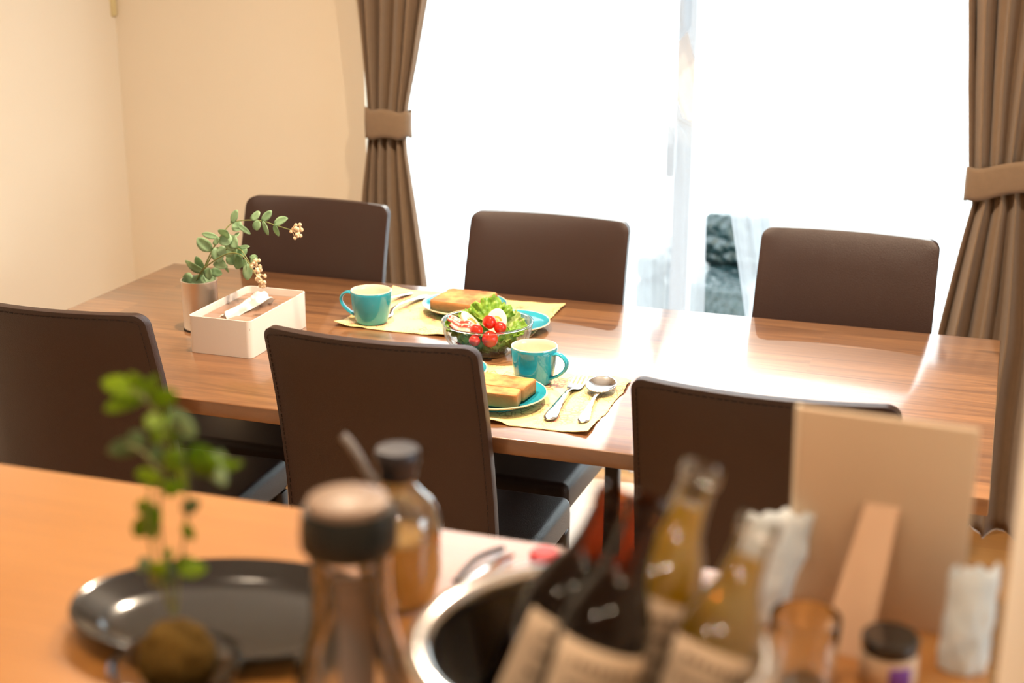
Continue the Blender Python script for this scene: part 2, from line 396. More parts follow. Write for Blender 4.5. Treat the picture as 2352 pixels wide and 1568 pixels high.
def mk_mat_paper(name, seed):
    m, nt, b = newmat(name); L = nt.links.new
    tc = nt.nodes.new('ShaderNodeTexCoord')
    mp = nt.nodes.new('ShaderNodeMapping'); mp.inputs['Location'].default_value = (seed, seed*2, 0); L(tc.outputs['Object'], mp.inputs[0])
    def layer(prev, scale, lo, hi, col, mask_scale, mlo, mhi):
        n = nt.nodes.new('ShaderNodeTexVoronoi'); n.feature = 'DISTANCE_TO_EDGE'; n.inputs['Scale'].default_value = scale
        L(mp.outputs[0], n.inputs['Vector'])
        r = nt.nodes.new('ShaderNodeMapRange'); r.inputs[1].default_value = lo; r.inputs[2].default_value = hi; r.inputs[3].default_value = 1; r.inputs[4].default_value = 0
        L(n.outputs['Distance'], r.inputs[0])
        k = nt.nodes.new('ShaderNodeTexNoise'); k.inputs['Scale'].default_value = mask_scale; L(mp.outputs[0], k.inputs['Vector'])
        k2 = nt.nodes.new('ShaderNodeMapRange'); k2.inputs[1].default_value = mlo; k2.inputs[2].default_value = mhi; L(k.outputs['Fac'], k2.inputs[0])
        mm = nt.nodes.new('ShaderNodeMath'); mm.operation = 'MULTIPLY'; L(r.outputs[0], mm.inputs[0]); L(k2.outputs[0], mm.inputs[1])
        x = nt.nodes.new('ShaderNodeMix'); x.data_type = 'RGBA'; L(mm.outputs[0], x.inputs[0]); x.inputs[7].default_value = (*col, 1)
        if isinstance(prev, tuple): x.inputs[6].default_value = (*prev, 1)
        else: L(prev, x.inputs[6])
        return x.outputs[2]
    c = layer((.86, .66, .30), 160, .05, .14, (.45, .40, .16), 9, .50, .62)
    c = layer(c, 90, .06, .16, (.66, .22, .14), 13, .53, .62)
    c = layer(c, 60, .02, .07, (.40, .24, .10), 7, .52, .6)
    L(c, b.inputs['Base Color']); b.inputs['Roughness'].default_value = .7
    n3 = nt.nodes.new('ShaderNodeTexNoise'); n3.inputs['Scale'].default_value = 60; n3.inputs['Detail'].default_value = 5; L(mp.outputs[0], n3.inputs['Vector'])
    bp = nt.nodes.new('ShaderNodeBump'); bp.inputs['Strength'].default_value = .35; bp.inputs['Distance'].default_value = .002
    L(n3.outputs['Fac'], bp.inputs['Height']); L(bp.outputs['Normal'], b.inputs['Normal'])
    return m
def mk_ham():
    m, nt, b = newmat('pink ham'); L = nt.links.new
    tc = nt.nodes.new('ShaderNodeTexCoord'); w_ = nt.nodes.new('ShaderNodeTexWave'); w_.inputs['Scale'].default_value = 28; w_.inputs['Distortion'].default_value = 6; w_.bands_direction = 'Y'
    L(tc.outputs['Object'], w_.inputs['Vector'])
    cr = nt.nodes.new('ShaderNodeValToRGB'); e = cr.color_ramp.elements
    e[0].position = .25; e[0].color = (.55, .05, .035, 1); e[1].position = .75; e[1].color = (.80, .42, .32, 1)
    L(w_.outputs['Fac'], cr.inputs[0]); L(cr.outputs[0], b.inputs['Base Color']); b.inputs['Roughness'].default_value = .3
    return m
M['ham'] = mk_ham()
def mk_emit(name, col, s):
    m = bpy.data.materials.new(name); m.use_nodes = True; nt = m.node_tree; nt.nodes.clear()
    o = nt.nodes.new('ShaderNodeOutputMaterial'); e = nt.nodes.new('ShaderNodeEmission'); e.inputs[0].default_value = (*col, 1); e.inputs[1].default_value = s
    nt.links.new(e.outputs[0], o.inputs[0]); return m
M['lamp'] = mk_emit('lit lamp face', (1, .70, .42), 20)

# ------------------------------------------------------------------ room shell
XL, XR, YB, YW, ZC = -2.545, 2.7, -2.0, 3.80, 2.42
WX0, WX1, WZ = -1.74, .12, 2.06       # window opening
def slab(name, boxes, m):
    bm = bmesh.new()
    for lo, hi in boxes: add_box(bm, lo, hi)
    return struct(bm_obj(name, bm, m, smooth=False))
slab('floor', [((XL-.1, YB-.1, -.12), (XR+.1, YW+.16, 0))], M['floor'])
slab('ceiling', [((XL-.1, YB-.1, ZC), (XR+.1, YW+.16, ZC+.1))], M['ceiling'])
slab('wall_left', [((XL-.12, YB-.1, 0), (XL, YW+.16, ZC))], M['wall'])
RY0, RY1, RZ0, RZ1 = .6, 2.4, .85, 2.0
slab('wall_right', [((XR, YB-.1, 0), (XR+.12, RY0, ZC)), ((XR, RY1, 0), (XR+.12, YW+.16, ZC)), ((XR, RY0, 0), (XR+.12, RY1, RZ0)), ((XR, RY0, RZ1), (XR+.12, RY1, ZC))], M['wall'])
bm = bmesh.new()
for lo, hi in (((XR+.03, RY0, RZ0), (XR+.09, RY1, RZ0+.04)), ((XR+.03, RY0, RZ1-.04), (XR+.09, RY1, RZ1)), ((XR+.03, RY0, RZ0+.04), (XR+.09, RY0+.04, RZ1-.04)), ((XR+.03, RY1-.04, RZ0+.04), (XR+.09, RY1, RZ1-.04)), ((XR+.03, (RY0+RY1)/2-.02, RZ0+.04), (XR+.09, (RY0+RY1)/2+.02, RZ1-.04))):
    add_box(bm, lo, hi)
w2_ = struct(bm_obj('window_2', bm, M['frame'], smooth=False))
box_obj('window_pane', (XR+.055, RY0+.04, RZ0+.04), (XR+.06, RY1-.04, RZ1-.04), M['pane'], w2_)
slab('wall_front', [((XL, YB-.12, 0), (XR, YB, ZC))], M['wall'])
slab('wall_back', [((XL, YW, 0), (WX0, YW+.16, ZC)), ((WX1, YW, 0), (XR, YW+.16, ZC)), ((WX0, YW, WZ), (WX1, YW+.16, ZC))], M['wall'])
slab('baseboard_left', [((XL, YB, 0), (XL+.012, YW, .07))], M['ceiling'])
slab('baseboard_back', [((XL+.012, YW-.012, 0), (WX0-.03, YW, .07))], M['ceiling'])
# partition end beside the counter
bm = bmesh.new(); add_box(bm, (.031, .50, 0), (.17, 1.0, ZC), .004)
struct(bm_obj('trim_1', bm, M['wall']))
# window: outer frame, two sashes, screen stile, panes
def frame_ring(bm, x0, x1, z0, z1, y0, y1, t):
    add_box(bm, (x0, y0, z0), (x1, y1, z0+t), .003); add_box(bm, (x0, y0, z1-t), (x1, y1, z1), .003)
    add_box(bm, (x0, y0, z0+t), (x0+t, y1, z1-t), .003); add_box(bm, (x1-t, y0, z0+t), (x1, y1, z1-t), .003)
bm = bmesh.new(); frame_ring(bm, WX0, WX1, 0.0, WZ, YW+.03, YW+.13, .028)
win = struct(bm_obj('window_1', bm, M['frame']))
for x0, x1, yy in ((WX0+.03, -.80, YW+.045), (-.855, WX1-.03, YW+.085)):
    bm = bmesh.new(); frame_ring(bm, x0, x1, .03, WZ-.03, yy, yy+.03, .05)
    s_ = bm_obj('window_sash', bm, M['frame'], win)
    box_obj('window_pane', (x0+.048, yy+.013, .078), (x1-.048, yy+.018, WZ-.078), M['pane'], s_)
bm = bmesh.new(); add_box(bm, (-.865, YW+.012, .86), (-.84, YW+.044, 1.0), .006); bm_obj('window_handle', bm, M['frame'], win)
# outside
slab('ground_outside', [((-14, YW+.17, -.55), (10, 30, -.4))], M['outwall'])
wy = 5.6; wa = at(1462, 640, y=wy); wb = at(1728, 640, y=wy); wt = at(1550, 590, y=wy).z; wt2 = at(1660, 488, y=wy+.35).z; wm = at(1610, 600, y=wy+.3)
ws = thing('outdoor_armchair', 'dark woven outdoor armchair seen through the lace curtain gap', 'armchair', ((wa.x+wb.x)/2, wy, -.4))
W0 = Vector(((wa.x+wb.x)/2, wy, -.4))
def wpart(n_, lo, hi):
    bm = bmesh.new(); add_box(bm, Vector(lo)-W0, Vector(hi)-W0, .03, 3); return bm_obj(n_, bm, M['gravel'], ws)
wpart('seat', (wa.x, wy-.05, -.4), (wb.x, wy+.40, wt-.10))
wpart('arm', (wa.x, wy-.05, wt-.10), (wa.x+.10, wy+.40, wt))
wpart('backrest', (wm.x, wy+.30, wt-.10), (wb.x+.01, wy+.48, wt2))
slab('wall_outside', [((-14, 10.2, -.4), (10, 10.45, 1.9))], M['outwall'])

# ------------------------------------------------------------------ curtains
def drape(xl, xr, z0, z1, n, amp, y0, name, label, seed, nz=60, ns=140, parent_mat='drape', cat='curtain'):
    rnd = random.Random(seed); ph = [rnd.uniform(-.5, .5) for _ in range(n+2)]
    def f(u, v):
        z = z0+(z1-z0)*v
        a = interp(xl, z); b = interp(xr, z)
        s = u
        k = s*n; i = int(min(n-1, k)); fr = k-i
        wv = ph[i]*(1-fr)+ph[i+1]*fr
        A = interp(amp, z)
        y = y0 + A*math.sin(2*PI*k+wv*1.2) + .2*A*math.sin(2*PI*k*2.3+seed+z*1.1)
        x = a+(b-a)*(s+.02*math.sin(2*PI*s*2+seed)*(1-abs(2*s-1))) + .12*A*math.sin(4*PI*k+wv)
        x += .004*math.sin(z*5+s*9+seed)
        return (x, y, z)
    o = grid_obj(name, f, ns, nz, M[parent_mat], None, .002)
    return tag(o, label, cat)
def band(name, cx, cy, hw, hd, z0, h, parent, slope=0, x_ext=None, sag=.01):
    def f(u, v):
        a = 2*PI*u
        ca, sa = math.cos(a), math.sin(a)
        x = cx+hw*math.copysign(abs(ca)**.7, ca); y = cy+hd*math.copysign(abs(sa)**.8, sa)
        if x_ext and x > cx: x = cx+(x-cx)*x_ext
        z = z0+(v-.5)*h*(1-.1*math.cos(a)) + slope*(x-cx) - sag*math.sin(2*PI*u*1)*0 + .006*math.sin(6*a+cx)*.5
        return (x, y-.003*math.sin(PI*v), z)
    o = grid_obj(name, f, 64, 7, M['drape'], parent, .003, wrap=True); return o
cl = drape([(0, -1.73), (.58, -1.716), (.78, -1.708), (.95, -1.686), (1.02, -1.686), (1.31, -1.700), (1.7, -1.74), (2.12, -1.79)],
           [(0, -1.475), (.40, -1.498), (.60, -1.520), (.78, -1.545), (.92, -1.566), (1.02, -1.560), (1.15, -1.530), (1.31, -1.499), (1.6, -1.44), (2.12, -1.36)],
           .002, 2.12, 5, [(0, .034), (.6, .030), (.9, .016), (1.02, .016), (1.3, .026), (2.12, .032)], 3.70, 'curtain',
           'brown tied-back curtain left of the window, behind the far left chair', 3)
b_ = band('tieback', -1.624, 3.70, .067, .030, .982, .078, cl); b_['label'] = 'plain brown tieback band'
cr_ = drape([(0, -.15), (.30, -.14), (.53, -.114), (.80, -.075), (.88, -.062), (.93, -.080), (1.0, -.088), (1.15, -.104), (1.36, -.122), (2.12, -.15)],
            [(0, .50), (.53, .42), (.88, .26), (.97, .25), (1.1, .30), (1.36, .40), (2.12, .56)],
            .002, 2.12, 9, [(0, .036), (.6, .030), (.88, .017), (1.0, .017), (1.3, .026), (2.12, .032)], 3.70, 'curtain',
            'brown tied-back curtain right of the window, behind the right table end', 8)
b_ = band('tieback', .085, 3.70, .172, .031, .950, .075, cr_, slope=.22); b_['label'] = 'plain brown tieback band'
bm = bmesh.new(); add_box(bm, (-1.9, 3.66, 2.12), (.68, 3.79, 2.15), .004)
tag(bm_obj('curtain_rail', bm, M['frame']), 'pale curtain rail above the window', 'curtain rail')

def lace(name, ledge, redge, n, label, seed, y0=3.757, z0=.02, z1=2.11, ns=110, nz=90):
    def f(u, v):
        z = z0+(z1-z0)*v
        a, b = interp(ledge, z), interp(redge, z)
        x = a+(b-a)*u
        y = y0+.010*math.sin(2*PI*u*n+seed)+.004*math.sin(2*PI*u*n*2.6+z)
        return (x, y, z)
    return tag(grid_obj(name, f, ns, nz, M['lace']), label, 'lace curtain')
lace('lace_curtain', [(0, -1.66)], [(.2, -.728), (1.0, -.742), (1.03, -.812), (1.18, -.87), (1.26, -.80), (2.1, -.78)], 12,
     'sheer white lace curtain covering the left half of the window', 1)  # edges of both halves notched to open bright strips in the table reflection
lace('lace_curtain', [(0, -.56), (.51, -.622), (.96, -.708), (1.0, -.716), (1.03, -.632), (1.18, -.618), (1.26, -.70), (2.1, -.72)], [(0, .06)], 11,
     'sheer white lace curtain right of the narrow gap, covering the right half of the window', 2)
lace('lace_curtain', [(1.02, -.737), (1.18, -.79), (1.28, -.82), (2.1, -.82)], [(1.02, -.700), (1.18, -.72), (1.28, -.68), (2.1, -.68)], 1,
     'narrow strip of sheer white lace added in the curtain gap to divide the table reflection', 5, 3.786, 1.02, 2.11, 16, 40)  # added strip, lost in the glare; splits the bright reflection on the table

# ------------------------------------------------------------------ dining table
TZ = .72; TX0, TX1, TY0, TY1 = -1.909, .028, 2.155, 3.022
tb = thing('dining_table', 'long walnut dining table with a glossy planked top', 'table', ((TX0+TX1)/2, (TY0+TY1)/2, 0))
hx, hy = (TX1-TX0)/2, (TY1-TY0)/2
bm = bmesh.new(); add_box(bm, (-hx, -hy, TZ-.029), (hx, hy, TZ), .0025, 3); bm_obj('tabletop', bm, M['walnut'], tb)
for sx in (-1, 1):
    for sy in (-1, 1):
        x = sx*(hx-.065); y = sy*(hy-.075)
        bm = bmesh.new(); add_box(bm, (x-.035, y-.035, 0), (x+.035, y+.035, TZ-.030), .003)
        bm_obj('leg', bm, M['walnut_leg'], tb)
for sy in (-1, 1):
    bm = bmesh.new(); y = sy*(hy-.21); add_box(bm, (-hx+.10, y-.012, TZ-.075), (hx-.10, y+.012, TZ-.030), .002); bm_obj('apron', bm, M['walnut_leg'], tb)

# ------------------------------------------------------------------ chairs (local: sitter faces +Y)
def chair_proto(name):
    root = empty(name)
    # backrest: closed, slightly bowed slab with rounded top corners
    ZB, ZT, R = .395, .897, .028
    R = .022
    zs = [ZB+(ZT-R-ZB)*i/18 for i in range(19)]+[ZT-R+R*math.sin(PI/2*k/7) for k in range(1, 8)]
    def hw(z):
        base = .196-.007*((z-ZB)/(ZT-ZB))
        if z > ZT-R: base -= R-math.sqrt(max(0, R*R-(z-(ZT-R))**2))
        return base
    def yc(x, z):
        t = max(0, (z-.52)/(ZT-.52))
        return -.190-.080*t**1.5 - .030*(1-(x/.19)**2)+.008*min(1, .35+t)
    NU = 22; front, back, verts, faces = [], [], [], []
    for z in zs:
        fr, bk = [], []
        for i in range(NU+1):
            s = -1+2*i/NU; s = math.sin(s*PI/2)*.35+s*.65
            x = s*hw(z); e = min((1-abs(s))*hw(.5), (ZT-z)) 
            th = .0095+.0065*min(1, e/.045)**.6
            fr.append(len(verts)); verts.append((x, yc(x, z)+th, z))
            bk.append(len(verts)); verts.append((x, yc(x, z)-th, z))
        front.append(fr); back.append(bk)
    for j in range(len(zs)-1):
        for i in range(NU):
            faces.append((front[j][i], front[j][i+1], front[j+1][i+1], front[j+1][i]))
            faces.append((back[j][i+1], back[j][i], back[j+1][i], back[j+1][i+1]))
        faces.append((front[j][0], front[j+1][0], back[j+1][0], back[j][0]))
        faces.append((front[j+1][-1], front[j][-1], back[j][-1], back[j+1][-1]))
    faces.append(tuple(front[0]+back[0][::-1]))
    for i in range(NU):
        faces.append((front[-1][i], front[-1][i+1], back[-1][i+1], back[-1][i]))
    br = mesh_obj('backrest', verts, faces, M['leather'], root)
    bv = br.modifiers.new('bevel', 'BEVEL'); bv.width = .004; bv.segments = 3; bv.limit_method = 'ANGLE'; bv.angle_limit = math.radians(40)
    # stitched seam running round the rear edge
    bm = bmesh.new()
    path = [(-1, z) for z in zs[:-6]] + [(None, i) for i in range(0, NU+1, 2)] + [(1, z) for z in reversed(zs[:-6])]
    pts = []
    for a, z in path:
        if a is None:
            s = -1+2*z/NU; x = s*(hw(ZT-R)-.014); zz = ZT-.009-.004*(1 if abs(s) > .95 else 0); pts.append(Vector((x, yc(x, zz)-.0128, zz)))
        else:
            x = a*(hw(z)-.009); pts.append(Vector((x, yc(x, z)-.0125, z)))
    # short separate stitches
    for p, q in zip(pts[:-1], pts[1:]):
        d = (q-p).length; k = max(1, int(d/.009))
        for t in range(k):
            a0 = p.lerp(q, (t+.15)/k); a1 = p.lerp(q, (t+.8)/k); add_tube(bm, [a0, a1], .0009, 4)
    bm_obj('stitching', bm, M['stitch'], br)
    # seat: padded leather slab
    bm = bmesh.new(); add_box(bm, (-.205, -.172, .384), (.205, .225, .452), .016, 4)
    for v in bm.verts:
        if v.co.z > .44: v.co.z += .004*(1-(v.co.x/.2)**2)*(1-((v.co.y-.02)/.2)**2)
    bm_obj('seat', bm, M['leather_seat'], root)
    bm = bmesh.new(); add_box(bm, (-.186, -.160, .366), (.186, .205, .386), .004, 2); bm_obj('seat_frame', bm, M['leather_seat'], root)
    for sx in (-1, 1):
        for y in (.2065, -.178):
            bm = bmesh.new(); add_box(bm, (sx*.186-.0165, y-.0165, 0), (sx*.186+.0165, y+.0165, .386), .006, 2)
            bm_obj('leg', bm, M['leather_seat'], root)
    return root
def copy_tree(o, parent=None):
    c = o.copy(); COL.objects.link(c); c.parent = parent
    for ch in list(o.children): copy_tree(ch, c)
    return c
def wpos(px1, px2, near):
    pass
chairs = [  # x, y, rot, label
    (-1.562, 2.318, .03, 'dark brown leather dining chair nearest the left wall, back to the kitchen counter'),
    (-.947, 2.321, .0, 'dark brown leather dining chair, middle of the near side, back towards the kitchen counter'),
    (-.294, 2.266, -.02, 'dark brown leather dining chair at near right, partly behind the beige card stand'),
    (-1.556, 2.840, PI-.02, 'dark brown leather dining chair at far left, in front of the left brown curtain'),
    (-.973, 2.845, PI-.02, 'dark brown leather dining chair in the middle of the far side, against the white window'),
    (-.314, 2.882, PI-.05, 'dark brown leather dining chair at far right, left of the right curtain')]
proto = chair_proto('dining_chair')
for i, (x, y, r, lab) in enumerate(chairs):
    c = proto if i == 0 else copy_tree(proto)
    c.location = (x, y, 0); c.rotation_euler = (0, 0, r); c.scale = ((1, 1, 1.04, 1, 1, 1)[i], 1, (1.006, 1.012, 1.010, .986, .991, .994)[i])
    tag(c, lab, 'chair', 'brown leather chairs around the table')

# ------------------------------------------------------------------ placemats
def placemat(cx, cy, wx, wy, rz, seed, label):
    rnd = random.Random(seed)
    def f(u, v):
        x = (u-.5)*wx; y = (v-.5)*wy
        ex = min(u, 1-u)*wx; ey = min(v, 1-v)*wy; e = min(ex, ey)
        nz = noise.noise(Vector((x*9+seed, y*9, 0)))
        x += .0025*noise.noise(Vector((y*60, seed, 3)))*(1 if ex < .01 else 0) + .004*noise.noise(Vector((y*18, seed, 1)))*max(0, 1-ex/.03)
        y += .0025*noise.noise(Vector((x*60, seed, 7)))*(1 if ey < .01 else 0) + .004*noise.noise(Vector((x*18, seed, 5)))*max(0, 1-ey/.03)
        z = .0012+.0012*abs(nz)
        lift = max(0, 1-e/.03)
        z += lift*max(0, noise.noise(Vector((x*14+seed*3, y*14, 2))))*.012
        cu = min(u, 1-u)*wx; cv = min(v, 1-v)*wy
        z += .010*max(0, 1-(cu+cv)/.045)*(.5+.5*math.sin(seed*7+u*3+v*5))
        z += .0016*math.exp(-((v-.52)*wy/.006)**2)   # pressed fold line
        return (x, y, z)
    o = grid_obj('placemat', f, 100, 74, mk_mat_paper('printed yellow paper %d' % seed, seed*3.7), None, .0008)
    o.location = (cx, cy, TZ+.0002); o.rotation_euler = (0, 0, rz)
    return tag(o, label, 'placemat', 'yellow placemats')
placemat(-1.095, 2.815, .415, .312, -.0, 2, 'crumpled yellow printed placemat on the far side, under the left teal mug')
placemat(-.832, 2.363, .425, .300, .0, 5, 'crumpled yellow printed placemat on the near side, under the fork and spoon beside the toast')
MZ = TZ+.0030

# ------------------------------------------------------------------ mugs
def mug_parts(root):
    n = 64; H = .0695; R = .0435; rb = .0325
    out = [(0, .002), (rb-.006, .002), (rb-.005, 0), (rb-.002, .0), (rb+.0005, .002), (rb+.0022, .006)]
    out += [(rb+.0022+(R-rb-.0022)*(1-(1-t)**1.8), .006+(H-.006)*t) for t in [k/10 for k in range(1, 11)]]
    prof = out+[(R-.0007, H+.0012), (R-.0022, H+.0014), (R-.0035, H)]
    prof += [(R-.0042-(R-rb)*(k/8)**1.5, H-(H-.008)*k/8) for k in range(1, 9)]+[(rb-.012, .0058), (0, .0055)]
    o = lathe('mug_body', prof, [M['teal'], M['cream']], root, n)
    for p in o.data.polygons:
        c = p.center; r = math.hypot(c.x, c.y)
        inner = c.z > H-.0004 or (c.z > .0045 and r < rb-.001 and c.z < .03) or (c.z >= .03 and p.normal.dot(Vector((c.x, c.y, 0))) < 0)
        if inner: p.material_index = 1
    # handle: flat strap bowing out then tapering in to the foot
    pts = cat_rom([(.0400, 0, .0590), (.050, 0, .0620), (.060, 0, .0590), (.0680, 0, .050), (.0680, 0, .039), (.0615, 0, .029), (.050, 0, .0195), (.0350, 0, .0120)], 6)
    bm = bmesh.new(); rings = []
    N = len(pts)
    for i, p in enumerate(pts):
        T = (pts[min(N-1, i+1)]-pts[max(0, i-1)]).normalized(); B = Vector((0, 1, 0)); Nn = T.cross(B)
        wv = .0062+.0022*abs(2*i/(N-1)-1)**2; th = .0030
        rings.append([bm.verts.new(p+B*wv*math.cos(2*PI*k/12)+Nn*th*math.sin(2*PI*k/12)) for k in range(12)])
    for i in range(N-1):
        for k in range(12): bm.faces.new((rings[i][k], rings[i][(k+1) % 12], rings[i+1][(k+1) % 12], rings[i+1][k]))
    bm.faces.new(rings[0]); bm.faces.new(rings[-1][::-1])
    bm_obj('handle', bm, M['teal'], root)
m1 = thing('mug', 'teal mug on the far placemat, handle pointing left', 'mug', (-1.2365, 2.706, MZ), 0, 'teal mugs')
mug_parts(m1); m1.rotation_euler = (0, 0, math.radians(180+3))
m2 = copy_tree(m1); m2.location = (-.790, 2.445, MZ); m2.rotation_euler = (0, 0, math.radians(-12))
tag(m2, 'teal mug on the near placemat, handle pointing right above the fork', 'mug', 'teal mugs')

# ------------------------------------------------------------------ plates
def plate(R, H, foot, loc, label, group):
    prof = [(0, .003), (foot-.004, .003), (foot-.003, 0), (foot, 0), (foot+.002, .004), (foot+.4*(R-foot), .004+.25*(H-.004)), (R-.006, H-.004), (R, H),
            (R-.0008, H+.0016), (R-.0028, H+.0012), (R-.010, H-.0045), (foot+.55*(R-foot), .009), (foot+.1*(R-foot), .0062), (foot-.002, .0056), (0, .0056)]
    o = lathe('plate', prof, [M['teal'], M['cream']], None, 72)
    for p in o.data.polygons:
        c = p.center; r = math.hypot(c.x, c.y)
        if r > R-.0036 and c.z > H-.003: p.material_index = 1
    o.location = loc
    return tag(o, label, 'plate', group)
SMX = at(1021, 845, z=TZ+.015)
plate(.093, .0185, .055, (-1.079, 2.847, MZ), 'teal plate with cream rim holding the whole toast slice on the far placemat', 'teal toast plates')
plate(.093, .0185, .055, (-.820, 2.316, MZ), 'teal plate with cream rim holding the halved toast on the near placemat', 'teal toast plates')
plate(.082, .0150, .048, (-.9445, 2.765, MZ), 'small empty teal side plate just right of and behind the salad bowl', 'small teal side plates')
plate(.082, .0150, .048, (SMX.x, SMX.y, TZ+.0005), 'small teal side plate mostly hidden behind the middle near chair', 'small teal side plates')

# ------------------------------------------------------------------ toast
def toast(name, quad, z, h, label, group, seed, waist=True, edge_sides=(1, 1, 1, 1)):
    """quad: four top corners front-left, front-right, back-right, back-left"""
    P = [Vector((a, b, 0)) for a, b in quad]; cen = sum(P, Vector())/4
    def uv(u, v): return (P[0].lerp(P[1], u)).lerp(P[3].lerp(P[2], u), v)-cen
    out = []
    r = .09; n = 6
    seq = [((r, r), PI), ((1-r, r), 1.5*PI), ((1-r, 1-r), 0), ((r, 1-r), .5*PI)]
    for (cx, cy), a0 in seq:
        for k in range(n+1):
            a = a0+PI/2*k/n; out.append((cx+r*math.cos(a), cy+r*math.sin(a)))
    dense = []
    for i, a in enumerate(out):
        b = out[(i+1) % len(out)]; d = math.hypot(a[0]-b[0], a[1]-b[1]); k = max(1, int(d/.07))
        dense += [(a[0]+(b[0]-a[0])*t/k, a[1]+(b[1]-a[1])*t/k) for t in range(k)]
    if waist: dense = [(u+(.03*math.exp(-((v-.72)/.09)**2)*(1 if u < .5 else -1)), v) for u, v in dense]
    L_ = len(dense); verts, faces, fm = [], [], []
    rnd = random.Random(seed)
    levels = [(0, .985), (.06, 1.0), (.3, 1.006), (.7, 1.004), (.93, 1.0), (1.0, .972), (1.0, .93), (.985, .6), (.98, .3)]
    for lv, s in levels:
        for (u, v) in dense:
            q = uv(u, v); q2 = Vector((q.x*s, q.y*s, h*lv))
            q2.z += .0008*noise.noise(Vector((q.x*80, q.y*80, seed)))*(1 if lv > .5 else 0)
            wv = .0009*noise.noise(Vector((q.x*60, q.y*60, lv*4+seed))); q2 += Vector((q.x, q.y, 0)).normalized()*wv
            verts.append(q2)
    for j in range(len(levels)-1):
        for i in range(L_):
            faces.append((j*L_+i, j*L_+(i+1) % L_, (j+1)*L_+(i+1) % L_, (j+1)*L_+i)); fm.append(0 if j < 5 else 1)
    b0 = len(verts); verts.append(Vector((0, 0, 0))); verts.append(Vector((0, 0, h*.978)))
    for i in range(L_):
        faces.append((b0, (i+1) % L_, i)); fm.append(0)
        k = (len(levels)-1)*L_; faces.append((b0+1, k+i, k+(i+1) % L_)); fm.append(1)
    o = mesh_obj(name, verts, faces, [M['crust'], M['bread']], None, True, fm)
    o.location = (cen.x, cen.y, z); return tag(o, label, 'toast', group)
BZ = MZ+.0105
toast('toast_slice', [(-1.140, 2.788), (-1.028, 2.778), (-1.018, 2.897), (-1.134, 2.899)], BZ, .0245, 'thick whole toast slice on the far teal plate', 'toast on the teal plates', 1)
toast('toast_slice', [(-.872, 2.304), (-.764, 2.301), (-.757, 2.362), (-.868, 2.368)], BZ, .0245, 'back half of the cut toast on the near teal plate, touching the mug side', 'toast on the teal plates', 4, False)
toast('toast_slice', [(-.872, 2.262), (-.762, 2.262), (-.766, 2.2995), (-.872, 2.3025)], BZ, .0245, 'front half of the cut toast on the near teal plate', 'toast on the teal plates', 7, False)

# ------------------------------------------------------------------ cutlery
def strip(bm, secs, th):
    """secs: (s, centre_x, halfwidth, z)"""
    rings = []
    for s, cx, hw_, z in secs:
        rings.append([bm.verts.new((cx+hw_*math.cos(2*PI*k/10), s, z+th*math.sin(2*PI*k/10))) for k in range(10)])
    for a, b in zip(rings[:-1], rings[1:]):
        for k in range(10): bm.faces.new((a[k], a[(k+1) % 10], b[(k+1) % 10], b[k]))
    bm.faces.new(rings[0]); bm.faces.new(rings[-1][::-1])
def hsec(L0, k=1.0):
    return [(0, 0, .0030, .0022), (.004, 0, .0085, .0024), (.012, 0, .0108, .0032), (.03, 0, .0098, .0055), (.06, 0, .0062, .0088), (.09, 0, .0040, .0108), (L0-.03, 0, .0030, .0110), (L0-.012, 0, .0032, .0092)]
def fork_mesh(root, L_=.225):
    bm = bmesh.new(); hb = L_-.083
    strip(bm, hsec(hb)+[(hb, 0, .0045, .0058), (hb+.007, 0, .0095, .0036), (hb+.014, 0, .0122, .0028), (hb+.028, 0, .0125, .0028), (hb+.031, 0, .0121, .0030)], .0011)
    bm_obj('fork_handle', bm, M['steel'], root)
    for i in range(4):
        bm = bmesh.new(); x0 = (i-1.5)*.0071
        strip(bm, [(hb+.029, x0, .0023, .0030), (hb+.045, x0*1.0, .0020, .0042), (hb+.062, x0*.97, .0018, .0068), (hb+.076, x0*.93, .0014, .0098), (hb+.083, x0*.92, .0006, .0112)], .0009)
        bm_obj('tine', bm, M['steel'], root)
def spoon_mesh(root, L_=.222):
    hb = L_-.076
    bm = bmesh.new(); strip(bm, hsec(hb)+[(hb, 0, .0048, .0082), (hb+.006, 0, .0060, .0070)], .0011); bm_obj('spoon_handle', bm, M['steel'], root)
    a, b = .0385, .0300
    def f(u, v):
        th = 2*PI*u; r = v
        return (b*r*math.sin(th)*(1+.06*math.cos(th)), hb+.002+a+a*r*math.cos(th)*1.0, .0018+.0095*r**2.2+.0028*max(0, 1+r*math.cos(th))**1.5)
    grid_obj('spoon_bowl', f, 48, 14, M['steel'], root, .0013, wrap=True)
def lay(o, tail, tip):
    t = Vector(tail); d = Vector(tip)-t
    o.location = (t.x, t.y, MZ+.0008); o.rotation_euler = (0, 0, math.atan2(-d.x, d.y))
fk = thing('fork', 'steel fork lying on the near placemat, left of the big spoon', 'fork', group='steel forks'); fork_mesh(fk); fk.scale = (1.12,)*3; lay(fk, at(1259, 966, z=TZ+.004), at(1330, 870, z=TZ+.012))
sp = thing('spoon', 'round steel spoon lying on the near placemat, right of the fork', 'spoon', group='steel spoons'); spoon_mesh(sp); sp.scale = (.94, .94, .94); lay(sp, at(1337, 972, z=TZ+.004), at(1385, 880, z=TZ+.012))
fk2 = copy_tree(fk); lay(fk2, at(980, 680, z=TZ+.004), at(893, 722, z=TZ+.004)); tag(fk2, 'steel fork lying on the far placemat between mug and toast plate', 'fork', 'steel forks')
sp2 = copy_tree(sp); lay(sp2, at(944, 673, z=TZ+.004), at(880, 700, z=TZ+.004)); sp2.location.z = MZ+.0008; tag(sp2, 'steel spoon on the far placemat, bowl end behind the left teal mug', 'spoon', 'steel spoons')

